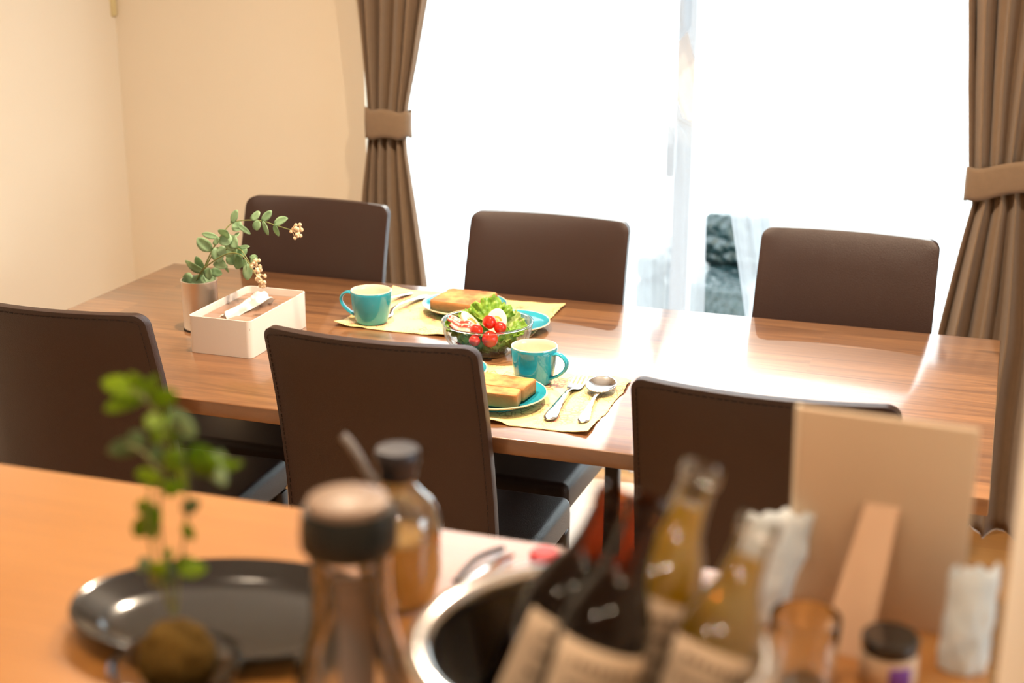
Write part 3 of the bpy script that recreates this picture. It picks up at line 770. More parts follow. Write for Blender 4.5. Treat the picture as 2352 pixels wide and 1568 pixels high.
# ------------------------------------------------------------------ salad bowl and salad
BX, BY = -.934, 2.588
bowl = thing('salad_bowl', 'clear glass bowl of salad in the middle of the table', 'bowl', (BX, BY, TZ+.0005))
BR, BH = .0895, .0665
def br_(z):
    t = max(0, min(1, (z-.004)/(BH-.004))); return .040+(BR-.040)*math.sqrt(max(0, 1-(1-t)**2.2))
prof = [(0, .004)]+[(.034*k/4, .004) for k in (2, 4)]+[(br_(.006+(BH-.006)*k/14), .006+(BH-.006)*k/14) for k in range(15)]
gb = lathe('bowl_wall', prof, M['bowlglass'], bowl, 72)
lathe('bowl_base', [(0, .0), (.037, .0), (.040, .002), (.041, .0045), (.039, .006), (0, .006)], M['bottomglass'], bowl, 48)
bm = bmesh.new(); rr = [(BR*math.cos(2*PI*k/72), BR*math.sin(2*PI*k/72), BH) for k in range(73)]; add_tube(bm, rr, .0019, 8, False)
bmesh.ops.remove_doubles(bm, verts=bm.verts, dist=1e-5); bm_obj('bowl_rim', bm, M['bottomglass'], bowl)
def lettuce(loc, R, rot, seed, m, label, cup=.5, fr=.22, span=1.25, group='lettuce leaves in the salad'):
    """frilled leaf fan; local +Y is the leaf tip"""
    def f(u, v):
        a = (u-.5)*2*span; r = v
        edge = 1+.16*noise.noise(Vector((a*3.2, seed, 0)))+.11*noise.noise(Vector((a*9, seed, 4)))+.05*noise.noise(Vector((a*24, seed, 9)))
        rad = R*(.12+.88*r)*edge*(1-.10*abs(a))
        ruf = R*fr*r**2.4*(noise.noise(Vector((a*5.5, r*1.6, seed+2)))*1.2+.5*noise.noise(Vector((a*14, r*3, seed+5))))
        x = rad*math.sin(a); y = rad*math.cos(a)
        z = ruf+cup*R*(a/span)**2*.35*r + .06*R*noise.noise(Vector((x*120, y*120, seed)))
        z -= .03*R*math.exp(-(a/.07)**2)
        return (x, y, z)
    o = grid_obj('lettuce_leaf', f, 72, 22, m, None, .0006)
    o.location = loc; o.rotation_euler = rot
    return tag(o, label, 'lettuce leaf', group)
B0 = Vector((BX, BY, TZ)); rd = math.radians
view_r = Vector((math.cos(CAM_Y), math.sin(CAM_Y), 0)); view_f = Vector((-math.sin(CAM_Y), math.cos(CAM_Y), 0))
def inb(r, f, z): return B0+view_r*r+view_f*f+Vector((0, 0, z))
yaw = CAM_Y
lettuce(inb(.006, .024, .052), .058, (rd(62), rd(4), yaw+.05), 1, M['lettuce'], 'large frilled green lettuce leaf standing up at the back of the salad bowl', .35, .20, 1.15)
lettuce(inb(-.022, .020, .048), .044, (rd(50), rd(-8), yaw+.6), 2, M['lettuce'], 'small frilled lettuce leaf behind the left egg half')
lettuce(inb(-.048, .010, .040), .036, (rd(35), rd(-16), yaw+1.2), 3, M['lettuce'], 'bright lettuce frill at the left rim of the bowl above the ham')
lettuce(inb(.040, .025, .042), .042, (rd(48), rd(6), yaw-.5), 4, M['lettuce_pale'], 'pale translucent lettuce leaf at back right inside the bowl', .5, .3)
lettuce(inb(.050, .000, .040), .036, (rd(38), rd(10), yaw-1.5), 5, M['lettuce'], 'curly lettuce frill against the right rim of the bowl')
lettuce(inb(.048, -.018, .040), .032, (rd(30), rd(0), yaw-1.1), 12, M['lettuce'], 'curly lettuce frill at the right front rim of the bowl')
lettuce(inb(-.010, -.034, .050), .040, (rd(-75), rd(6), yaw+.2), 6, M['lettuce_dark'], 'dark green lettuce leaf pressed to the front glass under the tomatoes', .2, .16, 1.3)
lettuce(inb(.034, -.030, .052), .044, (rd(-70), rd(-20), yaw+.5), 7, M['lettuce'], 'green lettuce leaf pressed to the right front glass of the bowl', .2, .16, 1.3)
lettuce(inb(-.046, -.022, .050), .042, (rd(-70), rd(24), yaw-.6), 8, M['lettuce_dark'], 'olive lettuce leaf pressed to the left front glass of the bowl', .2, .18, 1.3)
lettuce(inb(.012, -.022, .020), .032, (rd(-40), 0, yaw), 9, M['lettuce_pale'], 'pale lettuce leaf lying at the bottom front of the bowl', .2, .2, 1.4)
lettuce(inb(.0, .0, .030), .062, (0, 0, yaw), 10, M['lettuce_dark'], 'dark lettuce bed leaf underneath the eggs and tomatoes', .3, .2, 3.1)
lettuce(inb(-.030, -.014, .022), .040, (rd(-30), rd(20), yaw-.5), 11, M['lettuce_dark'], 'folded lettuce leaf low at the left inside the bowl', .3, .2, 1.3)
lettuce(inb(-.050, -.034, .030), .016, (rd(-60), rd(20), yaw-.4), 14, M['redleaf'], 'small red leaf low at the left front inside the glass bowl', .3, .2, 1.3)
lettuce(inb(-.040, .004, .030), .038, (rd(-30), rd(40), yaw-1.2), 31, M['lettuce'], 'lettuce leaf lining the left inside wall of the bowl', .3, .2, 1.4)
lettuce(inb(.040, .004, .030), .038, (rd(-30), rd(-40), yaw+1.2), 32, M['lettuce'], 'lettuce leaf lining the right inside wall of the bowl', .3, .2, 1.4)
lettuce(inb(0, .045, .030), .045, (rd(50), 0, yaw), 33, M['lettuce_dark'], 'lettuce leaf lining the rear inside wall, behind the standing leaf', .3, .2, 1.4)
def egg(loc, rot, label, s=1.0):
    root = thing('egg_half', label, 'egg half', loc, 0, 'boiled egg halves in the salad'); root.rotation_euler = rot
    a, b, c = .0265*s, .0205*s, .017*s
    prof = []
    def f(u, v):
        th = 2*PI*u; k = v
        r = math.sin(k*PI/2); h = -c*math.cos(k*PI/2)
        sh = 1+.12*math.sin(th)
        return (b*r*math.cos(th)*1.0, a*r*math.sin(th)*(1+.06*math.sin(th)), h)
    n = 40; verts = []; faces = []
    for j in range(13):
        for i in range(n): verts.append(f(i/n, j/12))
    # flat cut face, gently rounded edge, with a shallow well for the yolk
    for rr_, zz in ((.975, .0008), (.9, .0012), (.62, .0010)):
        for i in range(n):
            x, y, _ = f(i/n, 1); verts.append((x*rr_, y*rr_, zz))
    for j in range(15):
        for i in range(n): faces.append((j*n+i, j*n+(i+1) % n, (j+1)*n+(i+1) % n, (j+1)*n+i))
    faces.append(tuple(range(15*n, 16*n)))
    mesh_obj('egg_white', verts, faces, M['eggwhite'], root)
    def g(u, v):
        th = 2*PI*u; return (.0118*s*v*math.cos(th), -.002*s+.0132*s*v*math.sin(th), .0046-.0034*v**3)
    grid_obj('yolk', g, 32, 8, M['yolk'], root, 0, wrap=True)
lettuce(inb(-.062, -.004, .050), .028, (rd(45), rd(-20), yaw+1.5), 21, M['lettuce'], 'tiny lettuce frill poking over the leftmost bowl rim')
egg(inb(-.031, -.002, .0655), (rd(38), rd(12), yaw+.95), 'boiled egg half with soft yolk, left one in the salad, above the ham')
egg(inb(.018, .002, .0650), (rd(52), rd(4), yaw-.12), 'boiled egg half with soft yolk, right one, behind the cherry tomato')
for (r, f_, z, R, lab) in ((.005, -.030, .0735, .0138, 'shiny cherry tomato resting on top, in front of the right egg half'),
                          (-.020, -.044, .0600, .0125, 'cherry tomato at the front rim of the bowl, left of the topmost tomato'),
                          (.026, -.036, .0640, .0125, 'cherry tomato right of the topmost tomato, half sunk in the salad'),
                          (.006, -.048, .0440, .0160, 'large cherry tomato seen through the front glass of the bowl'),
                          (-.024, -.052, .0420, .0110, 'small cherry tomato seen through the front glass, left of the large one')):
    def f(u, v, R=R):
        th = 2*PI*u; p = PI*v; return (R*math.sin(p)*math.cos(th), R*math.sin(p)*math.sin(th), R*1.06*math.cos(p))
    o = grid_obj('cherry_tomato', f, 28, 16, M['tomato'], None, 0, wrap=True); o.location = inb(r, f_, z); o.rotation_euler = (rd(40), rd(30*r/.02), 0)
    tag(o, lab, 'tomato', 'cherry tomatoes in the salad')
def ham(loc, rot, seed, label):
    def f(u, v):
        x = (u-.5)*.056; y = (v-.5)*.024*(1-.35*abs(2*u-1)**2)
        return (x, y, .004*math.sin(v*PI)+.0025*math.sin(u*9+seed)+.0015*math.sin(v*8+seed))
    o = grid_obj('ham_slice', f, 30, 14, M['ham'], None, .0022); o.location = loc; o.rotation_euler = rot
    tag(o, label, 'ham', 'ham slices in the salad')
ham(inb(-.050, -.016, .0660), (rd(22), rd(10), yaw-.45), 1, 'pink ham slice with pale fat, upper one at the left rim of the bowl')
ham(inb(-.045, -.030, .0600), (rd(24), rd(10), yaw-.45), 2, 'pink ham slice tucked below another at the left front rim')

# ------------------------------------------------------------------ tissue box
tbx = thing('tissue_box', 'white rectangular tissue box with a brown inset lid', 'tissue box', (-1.4245, 2.521, TZ+.0005))
def rrect(hx_, hy_, r, n=6):
    out = []
    for (cx, cy, a0) in ((hx_-r, hy_-r, 0), (-hx_+r, hy_-r, PI/2), (-hx_+r, -hy_+r, PI), (hx_-r, -hy_+r, 1.5*PI)):
        out += [(cx+r*math.cos(a0+PI/2*k/n), cy+r*math.sin(a0+PI/2*k/n)) for k in range(n+1)]
    return out
hx_, hy_, Hb = .069, .1215, .075
A = rrect(hx_, hy_, .011); Bq = rrect(hx_-.0022, hy_-.0022, .009); n = len(A); verts = []; faces = []
for lay_, z in ((A, 0), (A, Hb), (Bq, Hb), (Bq, .003)):
    verts += [(x, y, z) for x, y in lay_]
for j in range(3):
    for i in range(n): faces.append((j*n+i, j*n+(i+1) % n, (j+1)*n+(i+1) % n, (j+1)*n+i))
faces.append(tuple(range(n))[::-1]); faces.append(tuple(range(3*n, 4*n)))
o = mesh_obj('case', verts, faces, M['white_box'], tbx); sharp(o.data)
# lid board with a slot and a finger hole
bm = bmesh.new(); Lx, Ly = hx_-.0030, hy_-.0030
def lid_piece(lo, hi): add_box(bm, (*lo, .0555), (*hi, .0605), .0005)
lid_piece((-Lx, -Ly), (Lx, -.045)); lid_piece((-Lx, -.045), (-.004, .070)); lid_piece((.004, -.045), (Lx, .070)); lid_piece((-Lx, .070), (-.012, .092))
lid_piece((.012, .070), (Lx, .092)); lid_piece((-Lx, .092), (Lx, Ly)); lid_piece((-.004, .010), (.004, .070))
bm_obj('lid', bm, M['lid_brown'], tbx)
def f(u, v):
    t = v; a = (u-.5)
    P = cat_rom([(-.018, -.070, .0625), (-.010, -.03, .0655), (-.002, .012, .072), (.003, .045, .079), (.006, .060, .072), (.004, .062, .062)], 6)
    p = P[min(len(P)-1, int(t*(len(P)-1)+.5))]
    wv = .011+.014*math.sin(PI*min(1, max(0, (t-.25)/.75)))
    return (p.x+a*2*wv, p.y+.006*math.sin(u*5), p.z+.007*math.cos(a*PI)+.003*math.sin(u*17+t*6)-.004*abs(a)*2)
o = grid_obj('tissue', f, 26, 31, M['tissue'], None, .0008); o.location = tbx.location
tag(o, 'white folded tissue pulled out over the brown lid of the box', 'tissue')

# ------------------------------------------------------------------ tin can with eucalyptus
CX, CY = -1.553, 2.548; CR, CH = .0365, .107
can = thing('tin_can_vase', 'silver tin can used as a plant pot, left of the tissue box', 'vase', (CX, CY, TZ+.0005))
prof = [(0, .003), (CR-.002, .003), (CR-.002, 0), (CR, 0), (CR+.0004, .002), (CR, .004), (CR, CH-.004), (CR+.0014, CH-.002), (CR+.0014, CH), (CR-.001, CH), (CR-.001, .005), (0, .005)]
lathe('can_wall', prof, M['tin'], can, 64)
def f(u, v):
    th = 2*PI*u; return ((CR+.0006)*math.cos(th), (CR+.0006)*math.sin(th), .0005+v*(.0035+.0030*abs(noise.noise(Vector((math.cos(th)*6, math.sin(th)*6, 1))))*1.6))
g_ = grid_obj('rusty_edge', f, 96, 3, M['tin_dark'], can, 0, wrap=True); g_['label'] = 'ragged dark bottom edge'
lathe('dark_filling', [(0, CH-.018), (CR-.0015, CH-.020)], M['tin_dark'], can, 32)

rnd = random.Random(11)
euc = thing('eucalyptus_sprig', 'artificial eucalyptus with pale blossoms standing in the tin can', 'plant', (CX, CY, TZ+CH-.02))
E0 = Vector((CX, CY, TZ+CH-.02))
def W(px, py, dy=0): return at(px, py, y=CY+dy)-E0
stems = [
    [W(450, 662), W(470, 612), W(490, 570), W(512, 535), W(533, 512, .01), W(560, 506, .015), W(600, 507, .02), W(632, 517, .02), W(655, 524, .02), W(668, 528, .02)],
    [W(447, 662), W(462, 625, -.015), W(490, 600, -.03), W(525, 582, -.04), W(553, 585, -.05), W(572, 606, -.055), W(586, 628, -.06), W(598, 642, -.06)],
    [W(452, 662), W(485, 590, .01), W(520, 572, .0), W(550, 572, -.02), W(565, 590, -.03), W(575, 606, -.03), W(588, 612, -.03)],
    [W(445, 662), W(458, 630, -.02), W(470, 612, -.03)],
]
bm = bmesh.new()
SP = []
for s_ in stems:
    c_ = cat_rom(s_, 6); SP.append(c_); k = len(c_); add_tube(bm, c_, [.0016-.0008*i/k for i in range(k)], 6)
bm_obj('stem', bm, M['euca_stem'], euc)
def leaf_geo(verts, faces, base, d, up, L_, Wd, fold=.25, curl=.15, nu=7, nv=5):
    d = d.normalized(); side = d.cross(up)
    if side.length < 1e-4: side = d.orthogonal()
    side.normalize(); nn = side.cross(d)
    b0 = len(verts)
    for i in range(nu):
        t = i/(nu-1); wv = Wd*math.sin(PI*min(1, t*.93+.05))**.62
        for j in range(nv):
            s = -1+2*j/(nv-1)
            verts.append(base+d*(L_*t)+side*(wv*s)+nn*(fold*wv*abs(s)-curl*L_*t*t))
    for i in range(nu-1):
        for j in range(nv-1):
            a = b0+i*nv+j; faces.append((a, a+1, a+nv+1, a+nv))
verts, faces = [], []
# pixel-surveyed leaves: base, tip, half-width (m)
LV = [((445, 650), (420, 640), .013), ((440, 645), (470, 648), .011), ((470, 622), (423, 606), .0085), ((468, 618), (455, 590), .012), ((480, 615), (478, 640), .011), ((482, 622), (508, 628), .007),
      ((460, 638), (492, 642), .008), ((486, 575), (456, 549), .0100), ((490, 572), (476, 560), .008), ((500, 545), (468, 537), .005), ((512, 540), (525, 560), .011), ((510, 540), (520, 530), .010),
      ((500, 560), (495, 548), .008), ((496, 568), (503, 600), .0095), ((500, 572), (515, 580), .008), ((525, 545), (545, 565), .0100), ((533, 512), (544, 485), .007), ((536, 512), (552, 526), .009),
      ((536, 510), (530, 500), .006), ((545, 515), (572, 535), .004), ((588, 506), (586, 486), .0098), ((590, 506), (592, 527), .0086), ((602, 508), (622, 486), .0055), ((604, 508), (616, 537), .005),
      ((630, 515), (656, 502), .0070), ((632, 516), (636, 541), .0060), ((535, 560), (552, 575), .0105), ((545, 570), (530, 590), .010), ((553, 585), (542, 615), .0090), ((560, 590), (555, 570), .010),
      ((550, 568), (570, 566), .0030), ((574, 590), (590, 590), .0040), ((566, 598), (560, 620), .0085), ((572, 606), (566, 640), .0078), ((575, 602), (595, 600), .008), ((522, 588), (536, 606), .007),
      ((490, 605), (520, 612), .006), ((515, 580), (535, 575), .009), ((540, 545), (548, 535), .004), ((520, 570), (532, 556), .0095), ((508, 590), (528, 620), .0055)]
for i, (a, b, hw2) in enumerate(LV):
    dy = rnd.uniform(-.02, .02); pa = W(*a, dy); pb = W(*b, dy+rnd.uniform(-.012, .012))
    up = Vector((rnd.uniform(-.5, .5), -1, rnd.uniform(-.4, .7)))
    leaf_geo(verts, faces, pa, pb-pa, up, (pb-pa).length*1.10, hw2*1.38, rnd.uniform(.1, .3), rnd.uniform(-.15, .2))
o = mesh_obj('leaves', verts, faces, M['euca'], euc); mm_ = o.modifiers.new('thickness', 'SOLIDIFY'); mm_.thickness = .0005
for (px, py, dy, src) in ((680, 530, .02, (668, 528)), (588, 612, -.03, (575, 606)), (602, 646, -.06, (588, 630))):
    bm = bmesh.new(); c = W(px, py, dy); c0 = W(*src, dy)
    for k in range(16):
        q = c+Vector((rnd.uniform(-1, 1)*.009, rnd.uniform(-1, 1)*.008, rnd.uniform(-1, 1)*.014))
        add_tube(bm, [c0, (c0+q)/2+Vector((0, 0, .002)), q], .0005, 4)
        r = bmesh.ops.create_icosphere(bm, subdivisions=1, radius=rnd.uniform(.0034, .0050))
        for v in r['verts']: v.co += q
    bm_obj('blossom', bm, M['blossom'], euc)

# ------------------------------------------------------------------ wall fitting
bm = bmesh.new(); p0 = at(236, 38, y=3.79); p1 = at(268, 38, y=3.79)
add_box(bm, (p0.x, 3.778, p0.z), (p1.x, 3.7995, p0.z+.13), .009, 3)
tag(bm_obj('wall_fitting', bm, M['dial']), 'small cream plastic fitting high on the wall by the corner', 'wall fitting')

# ------------------------------------------------------------------ kitchen counter
KZ = 1.0; KY = 1.2125
kc = thing('kitchen_counter', 'golden wooden kitchen counter in the foreground', 'counter', (-1.2, .85, 0))
bm = bmesh.new(); add_box(bm, (-1.335, -.42, KZ-.03), (1.2285, KY-.85, KZ), .003, 2); bm_obj('worktop', bm, M['counter'], kc)
bm = bmesh.new(); add_box(bm, (-1.335, -.20, .0), (1.2285, KY-.85-.12, KZ-.03)); bm_obj('body_panel', bm, M['wall'], kc, False)

# black round platter
def blackplate():
    R, H, ft = .128, .020, .085
    prof = [(0, .003), (ft-.004, .003), (ft-.002, 0), (ft, 0), (ft+.003, .003), (R-.012, H-.006), (R, H), (R-.001, H+.002), (R-.006, H+.001), (R-.026, .008), (ft-.004, .0055), (0, .005)]
    o = lathe('platter', prof, M['black'], None, 96)
    return tag(o, 'oval black glossy platter on the counter behind the moss ball plant', 'platter')
bp_ = blackplate(); pc = at(530, 1399, z=KZ+.018); pe = at(170, 1378, z=KZ+.018)
bp_.location = (pc.x, pc.y, KZ+.0005); bp_.scale = ((pc-pe).length/.128, .70, 1); bp_.rotation_euler = (0, 0, math.atan2((pc-pe).y, (pc-pe).x))

# moss ball plant in a glass dish
DX, DY = -.5535, .842
dish = lathe('glass_dish', [(0, .0), (.026, .0), (.028, .002), (.036, .010), (.046, .026), (.050, .038), (.0495, .0395), (.0475, .038), (.043, .026), (.033, .0125), (.022, .008), (0, .008)], M['bottomglass'], None, 64)
dish.location = (DX, DY, KZ+.0005); tag(dish, 'small clear glass dish holding the moss ball, bottom left', 'dish')
kd = thing('moss_ball_plant', 'moss ball with thin stems and bright green leaves in a glass dish', 'plant', (DX, DY+.002, KZ+.010))
def f(u, v):
    th = 2*PI*u; p = PI*v; d = Vector((math.sin(p)*math.cos(th), math.sin(p)*math.sin(th), math.cos(p)))
    r = .0290*(1+.10*noise.noise(d*3)+.06*noise.noise(d*9)); q = d*r; return (q.x, q.y, q.z+.0315)
grid_obj('moss_ball', f, 48, 28, M['moss'], kd, 0, wrap=True)
K0 = Vector((DX, DY+.002, KZ+.010))
def V(px, py, dy=0): return at(px, py, y=DY+.002+dy)-K0
rnd = random.Random(5)
kst = [[V(400, 1410), V(385, 1330), V(372, 1250), V(366, 1170), V(372, 1090), V(380, 1010), V(365, 960), V(330, 915), V(300, 890)],
       [V(405, 1410), V(410, 1330, .01), V(425, 1220, .01), V(430, 1120, .01), V(428, 1060, .01), V(460, 1030, .01)],
       [V(395, 1410), V(360, 1310, -.01), V(340, 1200, -.01), V(345, 1120, -.01)],
       [V(372, 1090), V(330, 1040, .0), V(290, 1020, .0)]]
bm = bmesh.new()
for s_ in kst:
    c_ = cat_rom(s_, 5); add_tube(bm, c_, .0011, 6)
bm_obj('stem', bm, M['euca_stem'], kd)
def spray(LVs, mname, name):
    verts, faces = [], []
    for (a, b, hw2) in LVs:
        dy = rnd.uniform(-.012, .012); pa = V(*a, dy); pb = V(*b, dy+rnd.uniform(-.01, .01)); up = Vector((rnd.uniform(-.4, .4), -1, rnd.uniform(0, .9)))
        leaf_geo(verts, faces, pa, pb-pa, up, (pb-pa).length*1.05, hw2*.8, .15, rnd.uniform(-.1, .2))
    o = mesh_obj(name, verts, faces, M[mname], kd); mm_ = o.modifiers.new('thickness', 'SOLIDIFY'); mm_.thickness = .0005
    return o
spray([((330, 905), (232, 870), .010), ((335, 910), (240, 935), .009), ((335, 900), (300, 860), .008), ((345, 905), (350, 870), .007), ((350, 925), (400, 905), .009), ((360, 950), (345, 985), .008),
       ((372, 970), (425, 960), .010), ((380, 990), (350, 1010), .007), ((385, 1000), (420, 1000), .008), ((400, 1030), (395, 1085), .010), ((430, 1060), (480, 1035), .010), ((430, 1060), (520, 1060), .009),
       ((425, 1070), (420, 1125), .011), ((440, 1075), (475, 1060), .009), ((420, 1040), (385, 1060), .009), ((372, 1100), (310, 1090), .008), ((372, 1110), (410, 1130), .008),
       ((345, 1150), (320, 1185), .009), ((345, 1160), (365, 1205), .010), ((345, 1185), (315, 1225), .009), ((360, 1200), (340, 1235), .008), ((425, 1200), (440, 1240), .007),
       ((385, 1300), (340, 1310), .007), ((400, 1300), (450, 1290), .009), ((410, 1310), (470, 1305), .008), ((390, 1290), (380, 1260), .007), ((440, 1085), (550, 1065), .006)], 'fern', 'bright_leaves')
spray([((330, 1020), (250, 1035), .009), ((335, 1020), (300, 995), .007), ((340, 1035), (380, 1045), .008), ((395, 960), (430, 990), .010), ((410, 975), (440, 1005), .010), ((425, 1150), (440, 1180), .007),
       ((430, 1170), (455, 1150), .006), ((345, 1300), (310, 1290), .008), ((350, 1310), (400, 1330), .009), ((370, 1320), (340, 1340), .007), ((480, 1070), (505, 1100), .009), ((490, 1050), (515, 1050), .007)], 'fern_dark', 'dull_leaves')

spray([((488, 1040), (502, 1105), .010), ((395, 940), (445, 1000), .009), ((500, 1075), (520, 1110), .007)], 'euca', 'pale_leaves')
# glass carafe with black lid (bottom centre-left)
CFX, CFY = -.408, .845
cf = thing('glass_carafe', 'glass carafe with a wide black lid, beside the black platter', 'carafe', (CFX, CFY, KZ+.0005))
lathe('carafe_body', walls([(0, .003), (.030, .003), (.039, .008), (.0425, .022), (.043, .045), (.040, .066), (.034, .084), (.0298, .100), (.0282, .130), (.0282, .156)], .0022)[:10], M['thinclear'], cf, 56)
lathe('carafe_floor', [(0, .0), (.033, .0), (.037, .004), (.036, .008), (0, .007)], M['bottomglass'], cf, 48)
lathe('lid_band', [(.0, .154), (.0315, .154), (.0340, .157), (.0345, .166), (.0330, .181), (.0315, .185), (0, .1855)], M['blackcap'], cf, 56)
lt = lathe('lid_top', [(0, .1852), (.0285, .1852), (.0290, .188), (.0280, .191), (.025, .1925), (0, .193)], M['tan'], cf, 48); lt['label'] = 'cap top with painted wall reflection'
def f(u, v):
    a = -PI/2+CAM_Y+.25+(u-.5)*1.1; return (.0245*math.cos(a), .0245*math.sin(a), .022+v*.118)
g_ = grid_obj('paper_strip', f, 12, 6, M['pinkpaper'], cf, .0006); g_['label'] = 'beige paper strip'

# glass cruet with amber oil and dark cap
CUX, CUY = -.464, 1.060
cu = thing('glass_cruet', 'round-shouldered glass cruet with amber oil and dark cap, near the counter edge', 'cruet', (CUX, CUY, KZ+.0005))
lathe('cruet_body', [(0, .002), (.028, .002), (.032, .006), (.0362, .030), (.0362, .066), (.0350, .081), (.029, .094), (.020, .103), (.0150, .109), (.0150, .122)], M['thinclear'], cu, 56)
lathe('amber_oil', [(0, .0048), (.0255, .0048), (.029, .009), (.0335, .030), (.0335, .060), (.0330, .062), (0, .062)], M['oil'], cu, 48)
lathe('dark_cap', [(0, .116), (.0155, .116), (.0165, .118), (.0165, .125), (.019, .129), (.0195, .139), (.0180, .142), (0, .1425)], M['rubber'], cu, 48)
hp = [at(868, 1110, y=CUY-.012), at(845, 1085, y=CUY-.016), at(818, 1040, y=CUY-.02), at(800, 1015, y=CUY-.02), at(786, 1000, y=CUY-.02)]
tube_obj('pouring_spout', [p-cu.location for p in cat_rom(hp, 5)], .0042, M['spout'], cu, 10)

# small things at the counter edge
tg = empty('metal_tongs'); tag(tg, 'blurred dark metal tongs lying near the counter edge behind the bucket', 'tongs')
a0 = at(1045, 1335, z=KZ+.004); a1 = at(1155, 1258, z=KZ+.004); a2 = at(1175, 1275, z=KZ+.004)
tube_obj('arm', cat_rom([a0, a0.lerp(a1, .5)+Vector((-.004, .003, .004)), a1], 6), .0028, M['rubber'], tg, 8)
tube_obj('arm', cat_rom([a0+Vector((.006, -.002, 0)), a0.lerp(a2, .5)+Vector((.005, -.002, .004)), a2], 6), .0028, M['steel'], tg, 8)
pk = at(1250, 1287, z=KZ)
rc = lathe('red_cap', [(0, .0), (.012, .0), (.014, .002), (.014, .006), (.012, .009), (0, .0095)], M['red'], None, 32); rc.location = (pk.x, pk.y, KZ+.0005)
tag(rc, 'small red cap on the counter just behind the steel bucket', 'bottle cap')
pk = at(1160, 1385, z=KZ)
# ------------------------------------------------------------------ steel bucket with bottles
UX, UY, UR, UH = -.220, .804, .1115, .134
bk = thing('steel_bucket', 'round polished steel bucket full of beer bottles, bottom centre', 'bucket', (UX, UY, KZ+.0005))
lathe('bucket_wall', [(0, .0), (UR-.030, .0), (UR-.024, .004), (UR-.012, .060), (UR-.003, UH-.008), (UR-.003, UH-.004), (UR-.0045, UH-.005), (UR-.0135, .060), (UR-.026, .0065), (0, .004)], M['steel'], bk, 96)
bm = bmesh.new(); add_tube(bm, [((UR-.001)*math.cos(2*PI*k/96), (UR-.001)*math.sin(2*PI*k/96), UH-.004) for k in range(97)], .0085, 12, False)
bmesh.ops.remove_doubles(bm, verts=bm.verts, dist=1e-5); bm_obj('rolled_rim', bm, M['steel'], bk)
def bottle(base, lip, kind, label, seed, lab_turn=0):
    base = Vector(base); lip = Vector(lip); ax = (lip-base).normalized(); L_ = (lip-base).length
    root = thing('beer_bottle', label, 'bottle', base, 0, 'beer bottles in the steel bucket'); root.rotation_mode = 'QUATERNION'
    # keep the label side (local -Y) turned to the kitchen
    z = ax; y = Vector((-math.sin(CAM_Y+lab_turn), math.cos(CAM_Y+lab_turn), 0)); x = y.cross(z).normalized(); y = z.cross(x)
    root.rotation_quaternion = Matrix((x, y, z)).transposed().to_quaternion()
    k = L_/.228; R = .0285
    pr_ = [(0, .001), (R-.004, .0), (R-.001, .003), (R, .010), (R, .142*k), (R-.002, .154*k), (.0205, .168*k), (.0155, .178*k), (.0132, .192*k), (.0122, .212*k), (.0138, .214*k), (.0142, .220*k), (.0132, .2275*k)]
    if kind == 'brown':
        lathe('glass', pr_, M['amber'], root, 40)
        lathe('dark_beer', [(0, .004), (R-.004, .005), (R-.0032, .140*k), (R-.0055, .152*k), (.0170, .166*k), (.0125, .176*k), (0, .178*k)], M['darkbeer'], root, 32)
    else:
        lathe('glass', pr_, M['thinclear'], root, 40)
        lathe('golden_beer', [(0, .004), (R-.004, .005), (R-.0032, .140*k), (R-.0052, .152*k), (.0172, .166*k), (.0126, .176*k), (.0102, .192*k), (.0095, .199*k), (0, .200*k)], M['beer'], root, 32)
    def lf(z0, z1, span, rr):
        def f(u, v):
            a = -PI/2+(u-.5)*span; z_ = z0+(z1-z0)*v; return (rr(z_)*math.cos(a), rr(z_)*math.sin(a), z_)
        return f
    lb = grid_obj('paper_label', lf(.050*k, .136*k, 2.5, lambda z_: R+.0006), 30, 6, M['paper'], root, .0003)
    bm = bmesh.new(); rn = random.Random(seed)
    for q in range(5):   # unreadable lines of small brown print
        zz = (.066+.014*q)*k; aa = -PI/2-.75
        while aa < -PI/2+.75:
            da = rn.uniform(.06, .16)
            vs_ = [bm.verts.new(((R+.0010)*math.cos(t), (R+.0010)*math.sin(t), z_)) for t, z_ in ((aa, zz), (aa+da, zz), (aa+da, zz+.004), (aa, zz+.004))]
            bm.faces.new(vs_); aa += da+.07
    bm_obj('print', bm, M['ink'], lb)
    return root
bottle((-.290, .798, KZ+.022), (-.217, .852, 1.222), 'brown', 'brown glass beer bottle leaning leftmost in the steel bucket', 1, .35)
bottle((-.240, .748, KZ+.022), (-.187, .812, 1.237), 'brown', 'brown glass beer bottle between the leftmost one and the clear bottles', 2, .1)
bottle((-.226, .836, KZ+.022), (-.169, .893, 1.231), 'clear', 'tall clear bottle of golden beer, its mouth the highest in the bucket', 3)
bottle((-.174, .780, KZ+.022), (-.124, .860, 1.213), 'clear', 'clear bottle of golden beer leaning rightmost in the bucket', 4, -.1)

# ------------------------------------------------------------------ card stand, seen from its back
cs = thing('card_stand', 'beige board stand with a folded-out strut, seen from the back', 'card stand', (-.0685, 1.158, KZ+.0005), -.055)
bm = bmesh.new(); add_box(bm, (-.0715, -.003, 0), (.0715, .003, .190), .001)
bd = bm_obj('board', bm, M['card'], cs); bd.rotation_euler = (rd(5), 0, 0)
bm = bmesh.new(); add_box(bm, (-.0735, -.0045, 0), (-.0700, .0045, .191), .001); e_ = bm_obj('edge_strip', bm, M['cardedge'], cs); e_.rotation_euler = (rd(5), 0, 0)
verts = [(-.012, -.014, .112), (.016, -.014, .112), (-.034, -.064, .0), (.006, -.070, .0)]
verts += [(x, y-.003, z) for x, y, z in verts]
mesh_obj('strut', verts, [(0, 1, 3, 2), (4, 6, 7, 5), (0, 2, 6, 4), (1, 5, 7, 3), (0, 4, 5, 1), (2, 3, 7, 6)], M['strut'], cs, False)

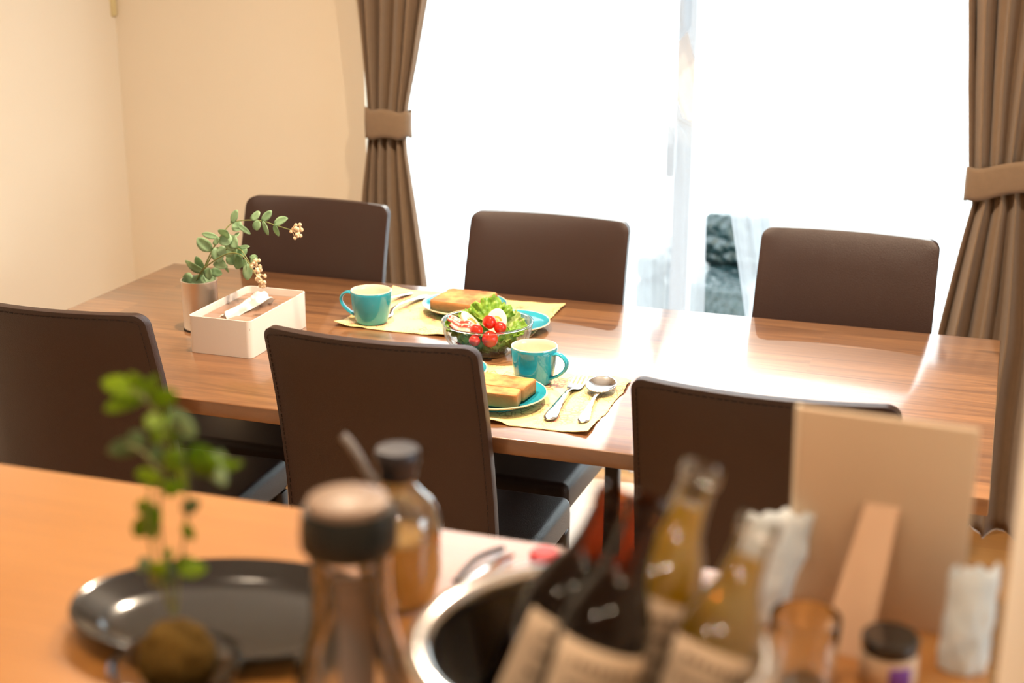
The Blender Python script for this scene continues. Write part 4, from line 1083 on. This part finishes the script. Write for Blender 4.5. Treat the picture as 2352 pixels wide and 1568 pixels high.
# crinkled packets either side of the stand
def packet(loc, wx, wy, h, seed, label, lean=0, rz=0):
    def f(u, v):
        a = 2*PI*u; t = v
        sq = (1-.75*t**2)
        x = wx*math.cos(a)*(1+.05*t); y = wy*math.sin(a)*sq
        n_ = noise.noise(Vector((math.cos(a)*2.5, math.sin(a)*2.5+seed, t*4)))*.16+noise.noise(Vector((math.cos(a)*7, math.sin(a)*7, t*9+seed)))*.09
        z = h*t+(.10*h*noise.noise(Vector((a*2.5, seed, 1))) if t > .97 else 0)
        return (x*(1+n_)+lean*t, y*(1+n_*1.5), z)
    o = grid_obj('plastic_packet', f, 56, 26, M['pack'], None, .0006, wrap=True); o.location = loc; o.rotation_euler = (0, 0, rz)
    return tag(o, label, 'packet', 'crinkled pale packets by the card stand')
packet((-.166, 1.130, KZ+.001), .027, .013, .095, 1, 'crinkled pale plastic packet leaning at the left edge of the card stand', .018, CAM_Y)
packet((.0065, 1.100, KZ+.001), .0185, .014, .086, 4, 'crinkled pale plastic packet right of the card stand, beside the wall end', .004, CAM_Y)

# small jar and glass at the bottom right
jr = thing('spice_jar', 'small dark-lidded jar with purple print, right of the stand strut', 'jar', (-.052, 1.068, KZ+.0005), 0)
jl = at(2045, 1470, z=KZ+.035); jr.location = (jl.x, jl.y, KZ+.0005)
lathe('jar_body', [(0, 0), (.021, 0), (.0225, .002), (.0225, .024), (.021, .027), (0, .027)], M['paper'], jr, 40)
lathe('dark_lid', [(0, .027), (.0215, .027), (.0225, .029), (.0225, .038), (.0205, .040), (0, .0405)], M['black'], jr, 40)
def f(u, v):
    a = -PI/2+.5+(u-.5)*.8; return (.0232*math.cos(a), .0232*math.sin(a), .004+v*.018)
g_ = grid_obj('purple_print', f, 10, 4, M['purple'], jr, .0003); g_['label'] = 'purple printed patch'
gl = at(1840, 1575, z=KZ)
tm = lathe('glass_tumbler', [(0, .0), (.022, .0), (.0235, .002), (.0265, .040), (.0275, .060), (.0268, .061), (.0257, .040), (.0225, .006), (0, .006)], M['bottomglass'], None, 48)
tm.location = (gl.x, gl.y, KZ+.0005); tag(tm, 'short clear glass tumbler at the foot of the card strut', 'glass')

# ------------------------------------------------------------------ ceiling downlights (lit, warm)
for i, (x, y, lab, lw) in enumerate([(-.9, .75, 'lit warm ceiling downlight above the counter, left one', .28), (-.15, .75, 'lit warm ceiling downlight above the counter, right one', .28),
                            (-.9, -.7, 'lit warm ceiling downlight in the kitchen behind, left one', .28), (.3, -.7, 'lit warm ceiling downlight in the kitchen behind, right one', .28),
                            (-1.15, 2.35, 'lit warm ceiling downlight over the left half of the dining table', 1.6), (-.35, 2.35, 'lit warm ceiling downlight over the right half of the dining table', 1.6)]):
    cl_ = thing('ceiling_light', lab, 'ceiling light', (x, y, ZC), 0, 'ceiling downlights')
    lathe('trim_ring', [(.045, -.001), (.06, -.001), (.06, -.008), (.045, -.012), (.043, -.004)], M['frame'], cl_, 32)
    lathe('lamp_face', [(0, -.004), (.043, -.004)], M['lamp'], cl_, 32)
    la = bpy.data.lights.new('downlight', 'AREA'); la.shape = 'DISK'; la.size = .085; la.energy = LAMP_W*lw*.9; la.color = (1, .79, .57); la.spread = rd(150)
    lo_ = bpy.data.objects.new('downlight', la); link(lo_, cl_); lo_.location = (0, 0, -.02)
